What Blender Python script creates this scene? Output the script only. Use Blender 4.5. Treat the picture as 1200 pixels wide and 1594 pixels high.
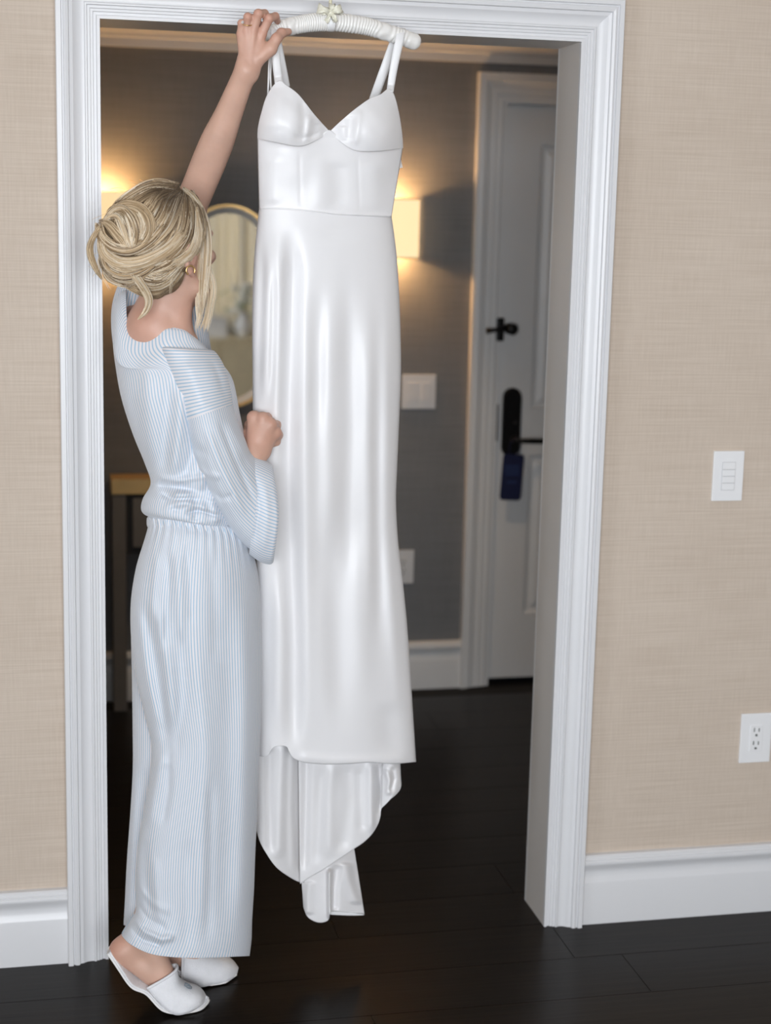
import bpy, math, random
import numpy as np
random.seed(3); rng = np.random.default_rng(5)
for o in list(bpy.data.objects): bpy.data.objects.remove(o)
S = bpy.context.scene; COL = S.collection
# ---------------------------------------------------------------- camera
CAM = np.array([-0.1315, -3.4316, 1.6549]); YAW, PIT, ROL, F = 0.2157, -0.1796, 0.0225, 2483.07
fw = np.array([math.sin(YAW)*math.cos(PIT), math.cos(YAW)*math.cos(PIT), math.sin(PIT)])
_r = np.array([math.cos(YAW), -math.sin(YAW), 0.0]); _u = np.cross(_r, fw)
RT = math.cos(ROL)*_r + math.sin(ROL)*_u; UP = -math.sin(ROL)*_r + math.cos(ROL)*_u
from mathutils import Matrix, Vector
cd = bpy.data.cameras.new('camera'); cam = bpy.data.objects.new('camera', cd); COL.objects.link(cam)
cd.sensor_fit = 'HORIZONTAL'; cd.sensor_width = 24.0; cd.lens = F/1200*24.0
cam.matrix_world = Matrix(((RT[0], UP[0], -fw[0], CAM[0]), (RT[1], UP[1], -fw[1], CAM[1]), (RT[2], UP[2], -fw[2], CAM[2]), (0, 0, 0, 1)))
cd.clip_start = 0.05; cd.clip_end = 60
cd.dof.use_dof = True; cd.dof.focus_distance = 3.2; cd.dof.aperture_fstop = 2.3
S.camera = cam
S.view_settings.view_transform = 'Standard'; S.view_settings.look = 'None'
S.view_settings.exposure = 0.0; S.view_settings.gamma = 1.0; S.view_settings.use_curve_mapping = False
S.cycles.use_denoising = True
S.cycles.max_bounces = 10; S.cycles.diffuse_bounces = 5; S.cycles.glossy_bounces = 5; S.cycles.transparent_max_bounces = 12
S.cycles.sample_clamp_indirect = 6.0; S.cycles.caustics_reflective = False; S.cycles.caustics_refractive = False
# ---------------------------------------------------------------- world and light
w = bpy.data.worlds.new('world'); S.world = w; w.use_nodes = True
bg = w.node_tree.nodes['Background']; bg.inputs[0].default_value = (0.62, 0.76, 1.0, 1); bg.inputs[1].default_value = 1.0
def area(name, loc, rot, sx, sy, power, col, spread=180):
    l = bpy.data.lights.new(name, 'AREA'); l.shape = 'RECTANGLE'; l.size = sx; l.size_y = sy; l.energy = power; l.color = col; l.spread = math.radians(spread)
    o = bpy.data.objects.new(name, l); COL.objects.link(o); o.location = loc; o.rotation_euler = rot; return o
R = math.radians
# daylight at the two windows of the room (behind the camera and on its left side)
area('window_daylight', (-0.22, -5.72, 1.65), (R(90), 0, 0), 4.15, 1.6, 400, (0.93, 0.965, 1.0))
area('window_daylight', (-2.72, -2.9, 1.55), (R(90), 0, R(-90)), 1.9, 1.8, 62, (0.90, 0.955, 1.0))
def point(name, loc, power, col, r=0.03):
    l = bpy.data.lights.new(name, 'POINT'); l.energy = power; l.color = col; l.shadow_soft_size = r
    o = bpy.data.objects.new(name, l); COL.objects.link(o); o.location = loc; return o
def spot(name, loc, power, col, ang, blend=0.5, r=0.04):
    l = bpy.data.lights.new(name, 'SPOT'); l.energy = power; l.color = col; l.shadow_soft_size = r; l.spot_size = R(ang); l.spot_blend = blend
    o = bpy.data.objects.new(name, l); COL.objects.link(o); o.location = loc; return o
# ---------------------------------------------------------------- helpers
def P(px, py, Y):
    """points of the plane y = Y seen at photo pixels (px, py)"""
    px, py, Y = np.broadcast_arrays(np.asarray(px, float), np.asarray(py, float), np.asarray(Y, float))
    d = fw + ((px-600)/F)[..., None]*RT - ((py-797)/F)[..., None]*UP
    return CAM + d*((Y-CAM[1])/d[..., 1])[..., None]
BASE = {}
def tag(o, label=None, cat=None, group=None, kind=None):
    if label: o['label'] = label
    if cat: o['category'] = cat
    if group: o['group'] = group
    if kind: o['kind'] = kind
    return o
def thing(name, loc, label, cat, group=None):
    o = bpy.data.objects.new(name, None); COL.objects.link(o); o.location = tuple(loc); o.empty_display_size = 0.05
    BASE[o.name] = np.array(loc, float); return tag(o, label, cat, group)
def mk(name, V, Fc, mat, parent=None, smooth=True, attrs=None, origin=None):
    V = np.asarray(V, float)
    if parent is not None: b = BASE[parent.name]
    elif origin is not None: b = np.array(origin, float)
    else: b = np.zeros(3)
    me = bpy.data.meshes.new(name); me.from_pydata((V-b).tolist(), [], [tuple(int(i) for i in f) for f in Fc]); 
    if smooth: me.polygons.foreach_set('use_smooth', [True]*len(me.polygons))
    for an, (tp, data) in (attrs or {}).items():
        if tp == 'F':
            a = me.attributes.new(an, 'FLOAT', 'POINT'); a.data.foreach_set('value', np.asarray(data, np.float32).ravel())
        else:
            a = me.attributes.new(an, 'FLOAT_COLOR', 'POINT'); a.data.foreach_set('color', np.asarray(data, np.float32).ravel())
    me.update()
    o = bpy.data.objects.new(name, me); COL.objects.link(o)
    if mat: me.materials.append(mat)
    BASE[o.name] = b
    if parent is not None: o.parent = parent
    elif origin is not None: o.location = tuple(b)
    return o
class MB:
    def __init__(s): s.V = []; s.F = []
    def add(s, V, Fc):
        n = len(s.V); s.V += [tuple(v) for v in V]; s.F += [tuple(i+n for i in f) for f in Fc]; return s
    def box(s, a, b, bev=0.0):
        x0, y0, z0 = a; x1, y1, z1 = b
        if bev <= 0:
            V = [(x, y, z) for x in (x0, x1) for y in (y0, y1) for z in (z0, z1)]
            return s.add(V, [(0, 1, 3, 2), (4, 6, 7, 5), (0, 4, 5, 1), (2, 3, 7, 6), (0, 2, 6, 4), (1, 5, 7, 3)])
        import bmesh
        bm = bmesh.new(); bmesh.ops.create_cube(bm, size=1.0)
        for v in bm.verts: v.co = (x0+(v.co.x+.5)*(x1-x0), y0+(v.co.y+.5)*(y1-y0), z0+(v.co.z+.5)*(z1-z0))
        bmesh.ops.bevel(bm, geom=list(bm.edges), offset=bev, segments=2, affect='EDGES', profile=0.6)
        bm.verts.index_update(); V = [tuple(v.co) for v in bm.verts]; Fc = [[v.index for v in f.verts] for f in bm.faces]; bm.free()
        return s.add(V, Fc)
    def tube(s, pts, rad, n=10, cap=True):
        pts = np.asarray(pts, float); m = len(pts); rad = np.broadcast_to(np.asarray(rad, float), (m,))
        T = np.gradient(pts, axis=0); T /= np.linalg.norm(T, axis=1)[:, None]+1e-12
        ref = np.array([0, 0, 1.0]) if abs(T[0][2]) < .9 else np.array([1.0, 0, 0])
        Nn = np.cross(T[0], ref); Nn /= np.linalg.norm(Nn); V = []
        for i in range(m):
            Nn = Nn-T[i]*(Nn@T[i]); Nn /= np.linalg.norm(Nn)+1e-12; B = np.cross(T[i], Nn)
            for k in range(n):
                a = 2*math.pi*k/n; V.append(pts[i]+rad[i]*(math.cos(a)*Nn+math.sin(a)*B))
        Fc = [(i*n+k, i*n+(k+1) % n, (i+1)*n+(k+1) % n, (i+1)*n+k) for i in range(m-1) for k in range(n)]
        if cap: Fc += [tuple(range(n))[::-1], tuple((m-1)*n+k for k in range(n))]
        return s.add(V, Fc)
    def lathe(s, c, axis, prof, n=20):
        """prof: list of (radius, offset along axis)"""
        c = np.asarray(c, float); ax = np.asarray(axis, float); ax /= np.linalg.norm(ax)
        ref = np.array([0, 0, 1.0]) if abs(ax[2]) < .9 else np.array([1.0, 0, 0])
        a = np.cross(ax, ref); a /= np.linalg.norm(a); b = np.cross(ax, a); V = []
        for r, h in prof:
            for k in range(n):
                t = 2*math.pi*k/n; V.append(c+ax*h+r*(math.cos(t)*a+math.sin(t)*b))
        m = len(prof)
        Fc = [(i*n+k, i*n+(k+1) % n, (i+1)*n+(k+1) % n, (i+1)*n+k) for i in range(m-1) for k in range(n)]
        Fc += [tuple(range(n))[::-1], tuple((m-1)*n+k for k in range(n))]
        return s.add(V, Fc)
    def prism(s, prof, axis_pts):
        """profile polygon list at each of two ends: prof(end) -> 3D points"""
        A, B = [list(map(tuple, q)) for q in axis_pts]; n = len(A)
        Fc = [(k, (k+1) % n, n+(k+1) % n, n+k) for k in range(n)]+[tuple(range(n))[::-1], tuple(range(n, 2*n))]
        return s.add(A+B, Fc)
    def build(s, name, mat, parent=None, smooth=False, origin=None): return mk(name, s.V, s.F, mat, parent, smooth, origin=origin)
def autosmooth(o, ang=35):
    me = o.data; me.polygons.foreach_set('use_smooth', [True]*len(me.polygons))
    try: me.set_sharp_from_angle(angle=R(ang))
    except Exception: pass
    return o
def solid(o, t, off=0.0):
    m = o.modifiers.new('thickness', 'SOLIDIFY'); m.thickness = t; m.offset = off; return o
def grid_faces(nv, nu, closed=False):
    F_ = []
    for i in range(nv-1):
        for k in range(nu-1): F_.append((i*nu+k, i*nu+k+1, (i+1)*nu+k+1, (i+1)*nu+k))
        if closed: F_.append((i*nu+nu-1, i*nu, (i+1)*nu, (i+1)*nu+nu-1))
    return F_
def spline(K, t):
    """Catmull-Rom through rows of K (any shape) at parameters t in [0, 1]"""
    K = np.asarray(K, float); n = len(K); x = np.clip(np.asarray(t, float), 0, 1)*(n-1); i = np.minimum(x.astype(int), n-2); f = x-i
    g = lambda j: K[np.clip(j, 0, n-1)]
    sh = (len(f),)+(1,)*(K.ndim-1); f = f.reshape(sh)
    p0, p1, p2, p3 = g(i-1), g(i), g(i+1), g(i+2)
    return 0.5*(2*p1+(p2-p0)*f+(2*p0-5*p1+4*p2-p3)*f**2+(3*p1-p0-3*p2+p3)*f**3)
def resample(pts, n):
    pts = np.asarray(pts, float); q = spline(pts, np.linspace(0, 1, max(60, 12*len(pts)))); d = np.r_[0, np.cumsum(np.linalg.norm(np.diff(q, axis=0), axis=1))]; d /= d[-1]
    t = np.linspace(0, 1, n); return np.stack([np.interp(t, d, q[:, j]) for j in range(q.shape[1])], 1)
def sstep(a, b, x): t = np.clip((x-a)/(b-a), 0, 1); return t*t*(3-2*t)
# ---------------------------------------------------------------- materials
def newmat(name):
    m = bpy.data.materials.new(name); m.use_nodes = True; nt = m.node_tree; return m, nt, nt.nodes['Principled BSDF']
def nd(nt, t, **kw):
    n = nt.nodes.new(t)
    for k, v in kw.items(): setattr(n, k, v)
    return n
def setp(b, **kw):
    for k, v in kw.items():
        k = {'rough': 'Roughness', 'metal': 'Metallic', 'spec': 'Specular IOR Level', 'sheen': 'Sheen Weight', 'coat': 'Coat Weight', 'sss': 'Subsurface Weight', 'aniso': 'Anisotropic'}.get(k, k)
        b.inputs[k].default_value = v
def mat(name, col, rough=0.5, noise=0.06, nscale=8.0, bump=0.0, bscale=60.0, stretch=(1, 1, 1), **kw):
    m, nt, b = newmat(name); setp(b, rough=rough, **kw)
    tc = nd(nt, 'ShaderNodeTexCoord'); mp = nd(nt, 'ShaderNodeMapping'); mp.inputs['Scale'].default_value = stretch
    nt.links.new(tc.outputs['Object'], mp.inputs['Vector'])
    n = nd(nt, 'ShaderNodeTexNoise'); n.inputs['Scale'].default_value = nscale; n.inputs['Detail'].default_value = 4
    nt.links.new(mp.outputs[0], n.inputs['Vector'])
    r = nd(nt, 'ShaderNodeValToRGB'); c = np.array(col)
    r.color_ramp.elements[0].position = .3; r.color_ramp.elements[1].position = .7
    r.color_ramp.elements[0].color = (*(c*(1-noise)), 1); r.color_ramp.elements[1].color = (*np.minimum(c*(1+noise), 1), 1)
    nt.links.new(n.outputs['Fac'], r.inputs[0]); nt.links.new(r.outputs[0], b.inputs['Base Color'])
    if bump:
        n2 = nd(nt, 'ShaderNodeTexNoise'); n2.inputs['Scale'].default_value = bscale; n2.inputs['Detail'].default_value = 3
        nt.links.new(mp.outputs[0], n2.inputs['Vector'])
        bp = nd(nt, 'ShaderNodeBump'); bp.inputs['Strength'].default_value = bump; bp.inputs['Distance'].default_value = .004
        nt.links.new(n2.outputs['Fac'], bp.inputs['Height']); nt.links.new(bp.outputs[0], b.inputs['Normal'])
    return m
def weave(name, c1, c2, hs, vs, rough=0.85, bump=.25):
    """woven wallpaper: long horizontal yarns crossed by fine upright ones"""
    m, nt, b = newmat(name); setp(b, rough=rough, spec=.25)
    tc = nd(nt, 'ShaderNodeTexCoord')
    def layer(sc, detail=3):
        mp = nd(nt, 'ShaderNodeMapping'); mp.inputs['Scale'].default_value = sc; nt.links.new(tc.outputs['Object'], mp.inputs['Vector'])
        n = nd(nt, 'ShaderNodeTexNoise'); n.inputs['Scale'].default_value = 1; n.inputs['Detail'].default_value = detail; nt.links.new(mp.outputs[0], n.inputs['Vector']); return n
    a = layer((hs[0], hs[0], hs[1])); c = layer((vs[0], vs[0], vs[1])); d = layer((3, 3, 3.5))
    mx = nd(nt, 'ShaderNodeMix', data_type='FLOAT'); mx.inputs[0].default_value = .35
    nt.links.new(a.outputs['Fac'], mx.inputs[2]); nt.links.new(c.outputs['Fac'], mx.inputs[3])
    mx2 = nd(nt, 'ShaderNodeMix', data_type='FLOAT'); mx2.inputs[0].default_value = .25
    nt.links.new(mx.outputs[0], mx2.inputs[2]); nt.links.new(d.outputs['Fac'], mx2.inputs[3])
    r = nd(nt, 'ShaderNodeValToRGB'); r.color_ramp.elements[0].position = .32; r.color_ramp.elements[1].position = .68
    r.color_ramp.elements[0].color = (*c1, 1); r.color_ramp.elements[1].color = (*c2, 1)
    nt.links.new(mx2.outputs[0], r.inputs[0]); nt.links.new(r.outputs[0], b.inputs['Base Color'])
    bp = nd(nt, 'ShaderNodeBump'); bp.inputs['Strength'].default_value = bump; bp.inputs['Distance'].default_value = .0015
    nt.links.new(mx.outputs[0], bp.inputs['Height']); nt.links.new(bp.outputs[0], b.inputs['Normal']); return m
M = {}
M['beige'] = weave('beige_grasscloth', (.50, .412, .336), (.62, .532, .45), (5, 260), (230, 14))
M['grey'] = weave('grey_grasscloth', (.190, .195, .205), (.258, .265, .275), (5, 240), (230, 12))
M['white'] = mat('white_paint', (.69, .69, .705), .36, .012, 3)
M['jamb'] = mat('white_paint_lining', (.68, .645, .61), .4, .02, 5)
M['hallwhite'] = mat('hall_white_paint', (.83, .83, .83), .4, .02, 5)
M['ceil'] = mat('ceiling_paint', (.78, .77, .75), .9, .02, 6)
M['plate'] = mat('white_plastic', (.80, .80, .81), .35, .01, 8)
M['slotdark'] = mat('dark_slot', (.12, .13, .12), .6, .05, 20)
M['keygrey'] = mat('pale_grey_plastic', (.50, .50, .51), .5, .02, 8)
M['black'] = mat('black_metal', (.012, .012, .013), .38, .2, 40, metal=.6)
M['gold'] = mat('brushed_gold', (.75, .50, .22), .32, .05, 30, metal=1.0)
M['brass'] = mat('brass_top', (.72, .48, .20), .34, .08, 14, metal=.7)
M['cgrey'] = mat('grey_lacquer', (.23, .21, .19), .5, .05, 12)
M['cdark'] = mat('dark_recess', (.03, .028, .027), .6, .1, 12)
M['bevelreflection'] = mat('painted_bevel_reflection', (.92, .92, .90), .30, .02, 6, metal=.2)  # white colour stands in for the bevel reflecting the bright window
M['blue'] = mat('navy_card', (.004, .008, .055), .5, .08, 20)
M['lightblue'] = mat('pale_blue_print', (.016, .035, .13), .6, .08, 30)
m, nt, b = newmat('cream_sheer_curtain'); M['curtain'] = m; b.inputs['Base Color'].default_value = (.86, .82, .74, 1); setp(b, rough=.9)
tl_n = nd(nt, 'ShaderNodeBsdfTranslucent'); tl_n.inputs[0].default_value = (.9, .84, .72, 1); mx = nd(nt, 'ShaderNodeMixShader'); mx.inputs[0].default_value = .17
nt.links.new(b.outputs[0], mx.inputs[1]); nt.links.new(tl_n.outputs[0], mx.inputs[2]); nt.links.new(mx.outputs[0], nt.nodes['Material Output'].inputs[0])
n = nd(nt, 'ShaderNodeTexNoise'); n.inputs['Scale'].default_value = 300; bp = nd(nt, 'ShaderNodeBump'); bp.inputs['Strength'].default_value = .1; nt.links.new(n.outputs['Fac'], bp.inputs['Height']); nt.links.new(bp.outputs[0], b.inputs['Normal'])
M['tan'] = mat('pale_oak', (.74, .64, .44), .5, .12, 10, stretch=(1, 1, 8))
M['leaf'] = mat('leaf_green', (.16, .30, .08), .5, .3, 20)
M['petal'] = mat('white_petals', (.85, .85, .80), .7, .05, 20)
M['bulb'] = newmat('lit_bulb')[0]
b = M['bulb'].node_tree.nodes['Principled BSDF']; b.inputs['Emission Color'].default_value = (1, .78, .48, 1); b.inputs['Emission Strength'].default_value = 8
def glass(name):
    m, nt, b = newmat(name); nt.nodes.remove(b); out = nt.nodes['Material Output']
    t = nd(nt, 'ShaderNodeBsdfTransparent'); g = nd(nt, 'ShaderNodeBsdfGlossy'); g.inputs['Roughness'].default_value = .02
    n = nd(nt, 'ShaderNodeTexNoise'); n.inputs['Scale'].default_value = 2
    fr = nd(nt, 'ShaderNodeFresnel'); mx = nd(nt, 'ShaderNodeMixShader')
    nt.links.new(fr.outputs[0], mx.inputs[0]); nt.links.new(t.outputs[0], mx.inputs[1]); nt.links.new(g.outputs[0], mx.inputs[2]); nt.links.new(mx.outputs[0], out.inputs[0]); return m
M['glass'] = glass('window_glass')
M['mirror'] = mat('mirror_glass', (.90, .90, .88), .02, .01, 3, metal=1.0)
# lit fabric shade: glows because the lamp behind it is on
m, nt, b = newmat('lit_linen_shade'); M['shade'] = m
setp(b, rough=.9); b.inputs['Base Color'].default_value = (.85, .74, .55, 1); b.inputs['Emission Color'].default_value = (1.0, .70, .36, 1); b.inputs['Emission Strength'].default_value = .95
n = nd(nt, 'ShaderNodeTexNoise'); n.inputs['Scale'].default_value = 180; bp = nd(nt, 'ShaderNodeBump'); bp.inputs['Strength'].default_value = .15; bp.inputs['Distance'].default_value = .001
nt.links.new(n.outputs['Fac'], bp.inputs['Height']); nt.links.new(bp.outputs[0], b.inputs['Normal'])
# dark floor boards
m, nt, b = newmat('dark_oak_board'); M['board'] = m; setp(b, rough=.30, spec=.14)
tc = nd(nt, 'ShaderNodeTexCoord'); mp = nd(nt, 'ShaderNodeMapping'); mp.inputs['Scale'].default_value = (1.2, 22, 22); nt.links.new(tc.outputs['Object'], mp.inputs[0])
oi = nd(nt, 'ShaderNodeObjectInfo'); ad = nd(nt, 'ShaderNodeVectorMath', operation='ADD'); nt.links.new(mp.outputs[0], ad.inputs[0])
mu = nd(nt, 'ShaderNodeMath', operation='MULTIPLY'); mu.inputs[1].default_value = 37; nt.links.new(oi.outputs['Random'], mu.inputs[0]); nt.links.new(mu.outputs[0], ad.inputs[1])
n = nd(nt, 'ShaderNodeTexNoise'); n.inputs['Scale'].default_value = 3; n.inputs['Detail'].default_value = 6; nt.links.new(ad.outputs[0], n.inputs['Vector'])
r = nd(nt, 'ShaderNodeValToRGB'); r.color_ramp.elements[0].position = .3; r.color_ramp.elements[1].position = .72
r.color_ramp.elements[0].color = (.0040, .0028, .0022, 1); r.color_ramp.elements[1].color = (.0110, .0074, .0052, 1)
nt.links.new(n.outputs['Fac'], r.inputs[0]); nt.links.new(r.outputs[0], b.inputs['Base Color'])
bp = nd(nt, 'ShaderNodeBump'); bp.inputs['Strength'].default_value = .12; bp.inputs['Distance'].default_value = .002; nt.links.new(n.outputs['Fac'], bp.inputs['Height']); nt.links.new(bp.outputs[0], b.inputs['Normal'])
M['gap'] = mat('board_gap', (.004, .003, .003), .8, .1, 10)
# satin
def satin(name, col, rough=.30, aniso=.0):
    m, nt, b = newmat(name); setp(b, rough=rough, spec=.5, sheen=.15, aniso=aniso)
    tc = nd(nt, 'ShaderNodeTexCoord'); n = nd(nt, 'ShaderNodeTexNoise'); n.inputs['Scale'].default_value = 3; n.inputs['Detail'].default_value = 3; nt.links.new(tc.outputs['Object'], n.inputs[0])
    r = nd(nt, 'ShaderNodeValToRGB'); r.color_ramp.elements[0].color = (*(np.array(col)*.98), 1); r.color_ramp.elements[1].color = (*col, 1)
    nt.links.new(n.outputs['Fac'], r.inputs[0]); nt.links.new(r.outputs[0], b.inputs['Base Color'])
    mp = nd(nt, 'ShaderNodeMapping'); mp.inputs['Scale'].default_value = (500, 500, 900); nt.links.new(tc.outputs['Object'], mp.inputs[0])
    n2 = nd(nt, 'ShaderNodeTexNoise'); n2.inputs['Scale'].default_value = 1; nt.links.new(mp.outputs[0], n2.inputs[0])
    bp = nd(nt, 'ShaderNodeBump'); bp.inputs['Strength'].default_value = .04; bp.inputs['Distance'].default_value = .0006; nt.links.new(n2.outputs['Fac'], bp.inputs['Height']); nt.links.new(bp.outputs[0], b.inputs['Normal']); return m
M['satin'] = satin('ivory_satin', (.80, .79, .80), .40)
M['satinstrap'] = satin('ivory_satin_strap', (.85, .85, .86), .42)
M['satinpad'] = satin('ivory_padded_satin', (.84, .825, .80), .38)
M['ribbon'] = satin('cream_ribbon', (.74, .72, .60), .35)
M['hookmetal'] = mat('ribbon_wrapped_wire', (.70, .66, .48), .4, .08, 60)
# striped jersey, driven by the vertex attribute 'st' (metres across the stripes)
def stripes(name, period=.0056, duty=.36, base=(.745, .715, .73), blue=(.35, .50, .635)):
    m, nt, b = newmat(name); setp(b, rough=.75, spec=.25, sheen=.25)
    at = nd(nt, 'ShaderNodeAttribute', attribute_name='st')
    dv = nd(nt, 'ShaderNodeMath', operation='DIVIDE'); dv.inputs[1].default_value = period; nt.links.new(at.outputs['Fac'], dv.inputs[0])
    fr = nd(nt, 'ShaderNodeMath', operation='FRACT'); nt.links.new(dv.outputs[0], fr.inputs[0])
    r = nd(nt, 'ShaderNodeValToRGB'); e = r.color_ramp.elements; e[0].position = 0; e[0].color = (*base, 1); e[1].position = 1; e[1].color = (*base, 1)
    for p, c in ((.5-duty/2-.07, base), (.5-duty/2+.07, blue), (.5+duty/2-.07, blue), (.5+duty/2+.07, base)):
        q = e.new(p); q.color = (*c, 1)
    nt.links.new(fr.outputs[0], r.inputs[0]); nt.links.new(r.outputs[0], b.inputs['Base Color'])
    tc = nd(nt, 'ShaderNodeTexCoord'); n = nd(nt, 'ShaderNodeTexNoise'); n.inputs['Scale'].default_value = 500; nt.links.new(tc.outputs['Object'], n.inputs[0])
    bp = nd(nt, 'ShaderNodeBump'); bp.inputs['Strength'].default_value = .12; bp.inputs['Distance'].default_value = .0008; nt.links.new(n.outputs['Fac'], bp.inputs['Height']); nt.links.new(bp.outputs[0], b.inputs['Normal']); return m
M['stripe'] = stripes('blue_striped_jersey'); M['stripetop'] = stripes('blue_striped_jersey_wide', .0066)
M['skin'] = mat('skin', (.59, .368, .28), .48, .07, 22, .05, 350, sss=.12)
b = M['skin'].node_tree.nodes['Principled BSDF']; b.inputs['Subsurface Radius'].default_value = (.012, .005, .003); b.inputs['Subsurface Scale'].default_value = .6
nt = M['skin'].node_tree; src = b.inputs['Base Color'].links[0].from_socket; at = nd(nt, 'ShaderNodeAttribute', attribute_name='blush'); mxc = nd(nt, 'ShaderNodeMix', data_type='RGBA')
nt.links.new(at.outputs['Fac'], mxc.inputs[0]); nt.links.new(src, mxc.inputs[6]); mxc.inputs[7].default_value = (.50, .215, .155, 1); nt.links.new(mxc.outputs[2], b.inputs['Base Color'])
M['nail'] = mat('pale_nail', (.78, .60, .58), .2, .03, 20, coat=.5)
M['lip'] = mat('lip', (.50, .20, .18), .4, .08, 60)
M['eye'] = mat('eye_white', (.80, .78, .76), .15, .03, 40)
M['iris'] = mat('iris', (.12, .18, .24), .15, .2, 90)
M['terry'] = mat('white_terry', (.82, .82, .85), .95, .03, 60, .5, 500, sheen=.3)
M['solewhite'] = mat('white_sole', (.80, .79, .78), .7, .03, 40)
M['thread'] = mat('grey_blue_thread', (.22, .28, .33), .7, .1, 60)
M['diamond'] = mat('diamond', (.92, .93, .95), .05, .02, 20, metal=.6)
m, nt, b = newmat('blond_hair'); M['hair'] = m; setp(b, rough=.42, spec=.5, aniso=.4)
at = nd(nt, 'ShaderNodeAttribute', attribute_name='tone'); nt.links.new(at.outputs['Color'], b.inputs['Base Color'])
n = nd(nt, 'ShaderNodeTexNoise'); n.inputs['Scale'].default_value = 120; bp = nd(nt, 'ShaderNodeBump'); bp.inputs['Strength'].default_value = .05; nt.links.new(n.outputs['Fac'], bp.inputs['Height'])
nt.links.new(bp.outputs[0], b.inputs['Normal'])
M['hairbase'] = mat('blond_hair_under', (.20, .135, .078), .6, .35, 60, .4, 140, stretch=(1, 1, 1))
# ---------------------------------------------------------------- the setting
DW, DH, CW, WT, YB = 1.0302, 2.05, 0.0893, 0.138, 1.975     # opening width, height, casing width, wall thickness, hall depth
X0, X1, YR, ZC, ZH = -2.6, 3.0, -5.6, 2.75, 2.42
def struct(o): o['kind'] = 'structure'; return o
# floor: a dark sub-floor with every board lying on it
mb = MB().box((X0, YR, -.05), (X1, YB+.3, -.004)); floor = struct(mb.build('floor', M['gap']))
BASE[floor.name] = np.zeros(3)
PWd = .186; k0 = int((YR+.18)/PWd)-1; cuts = {}
lens = (1.45, 1.8, 1.25, 2.0, 1.6)
board_cache = {}
for k in range(k0, 13):
    y0 = -.18+k*PWd; y1 = y0+PWd
    if y1 > YB+.05: break
    y0 = max(y0, YR)
    if y1 - y0 < .05: continue
    x = X0-((k*0.77) % 1.5); j = 0; ends = []
    if k == -1: xs = [X0, -.9, 1.164, 2.4, X1]
    else:
        xs = [X0]; t = X0+.4+((k*.733) % 1.3)
        while t < X1-.3: xs.append(t); t += lens[(k*3+j) % 5]; j += 1
        xs.append(X1)
    for a, b_ in zip(xs[:-1], xs[1:]):
        o = MB().box((a+.0008, y0+.0008, -.02), (b_-.0008, y1-.0008, 0)).build('plank', M['board'], floor)
# front wall with the cased opening: beige paper on the room side, grey paper in the hall
def wallpanel(mb, x0, x1, y0, y1, z0, z1): return mb.box((x0, y0, z0), (x1, y1, z1))
mb = MB()
for a, b_, z0, z1 in ((X0, -.018, 0, ZC), (DW+.018, X1, 0, ZC), (-.018, DW+.018, DH+.018, ZC)): mb.box((a, 0, z0), (b_, WT*.5, z1))
struct(mb.build('wall_front', M['beige']))
mb = MB()
for a, b_, z0, z1 in ((X0, -.018, 0, ZC), (DW+.018, X1, 0, ZC), (-.018, DW+.018, DH+.018, ZC)): mb.box((a, WT*.5, z0), (b_, WT, z1))
struct(mb.build('wall_hall_near', M['grey']))
struct(MB().box((X0, YB, 0), (1.437, YB+.14, ZC)).box((2.283, YB, 0), (X1, YB+.14, ZC)).box((1.437, YB, 2.075), (2.283, YB+.14, ZC)).build('wall_back', M['grey']))
struct(MB().box((1.30, YB+.14, 0), (2.42, YB+.20, ZC)).build('light_block_panel', M['grey']))  # unseen panel added behind the door against light leaking under it
struct(MB().box((X0-.1, YR, 0), (X0, -3.95, ZC)).box((X0-.1, -1.85, 0), (X0, YB+.14, ZC)).box((X0-.1, -3.95, 0), (X0, -1.85, .6)).box((X0-.1, -3.95, 2.5), (X0, -1.85, ZC)).build('wall_left', M['beige']))
struct(MB().box((X1, YR, 0), (X1+.1, YB+.14, ZC)).build('wall_right', M['beige']))
struct(MB().box((X0, YR-.1, 0), (-2.4, YR, ZC)).box((1.95, YR-.1, 0), (X1, YR, ZC)).box((-2.4, YR-.1, 0), (1.95, YR, .8)).box((-2.4, YR-.1, 2.5), (1.95, YR, ZC)).build('wall_rear', M['beige']))
struct(MB().box((X0, YR, ZC), (X1, WT*.5, ZC+.1)).build('ceiling', M['ceil']))
struct(MB().box((X0, WT, ZH), (X1, YB, ZH+.1)).build('ceiling_hall', M['ceil']))
# casing round the opening: moulded profile, mitred head
CP = [(0, 0), (0, .030), (.0015, .032), (.011, .032), (.0125, .0265), (.0145, .0265), (.016, .029), (.020, .0305), (.0255, .029), (.027, .0225), (.031, .0215), (.034, .021),
      (.038, .0175), (.044, .0145), (.052, .0130), (.057, .0135), (.0595, .0165), (.0625, .0165), (.064, .0125), (.069, .0125), (.0702, .0095), (.075, .0095), (.0762, .0062), (.0815, .0062), (.083, .0105), (.0893, .0105), (.0893, 0)]
def casing(parent, x0, x1, zt, cw, yf, sgn, m, prof=CP, sc=1.0):
    """legs at x0 (left inner) and x1 (right inner), head at zt; faces -y when sgn = -1"""
    for side in (0, 1):
        A = []; B = []
        for t, h in prof:
            t *= sc; x = (x0-cw+t) if side == 0 else (x1+cw-t)
            A.append((x, yf+sgn*h, 0)); B.append((x, yf+sgn*h, zt+cw-t))
        autosmooth(MB().prism(None, (A, B)).build('casing_leg', m, parent), 30)
    A = []; B = []
    for t, h in prof:
        t *= sc; A.append((x0-cw+t, yf+sgn*h, zt+cw-t)); B.append((x1+cw-t, yf+sgn*h, zt+cw-t))
    autosmooth(MB().prism(None, (A, B)).build('casing_head', m, parent), 30)
def setting_root(name, loc=(0, 0, 0)):
    o = bpy.data.objects.new(name, None); COL.objects.link(o); o.location = loc; BASE[o.name] = np.array(loc, float); return struct(o)
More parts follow.
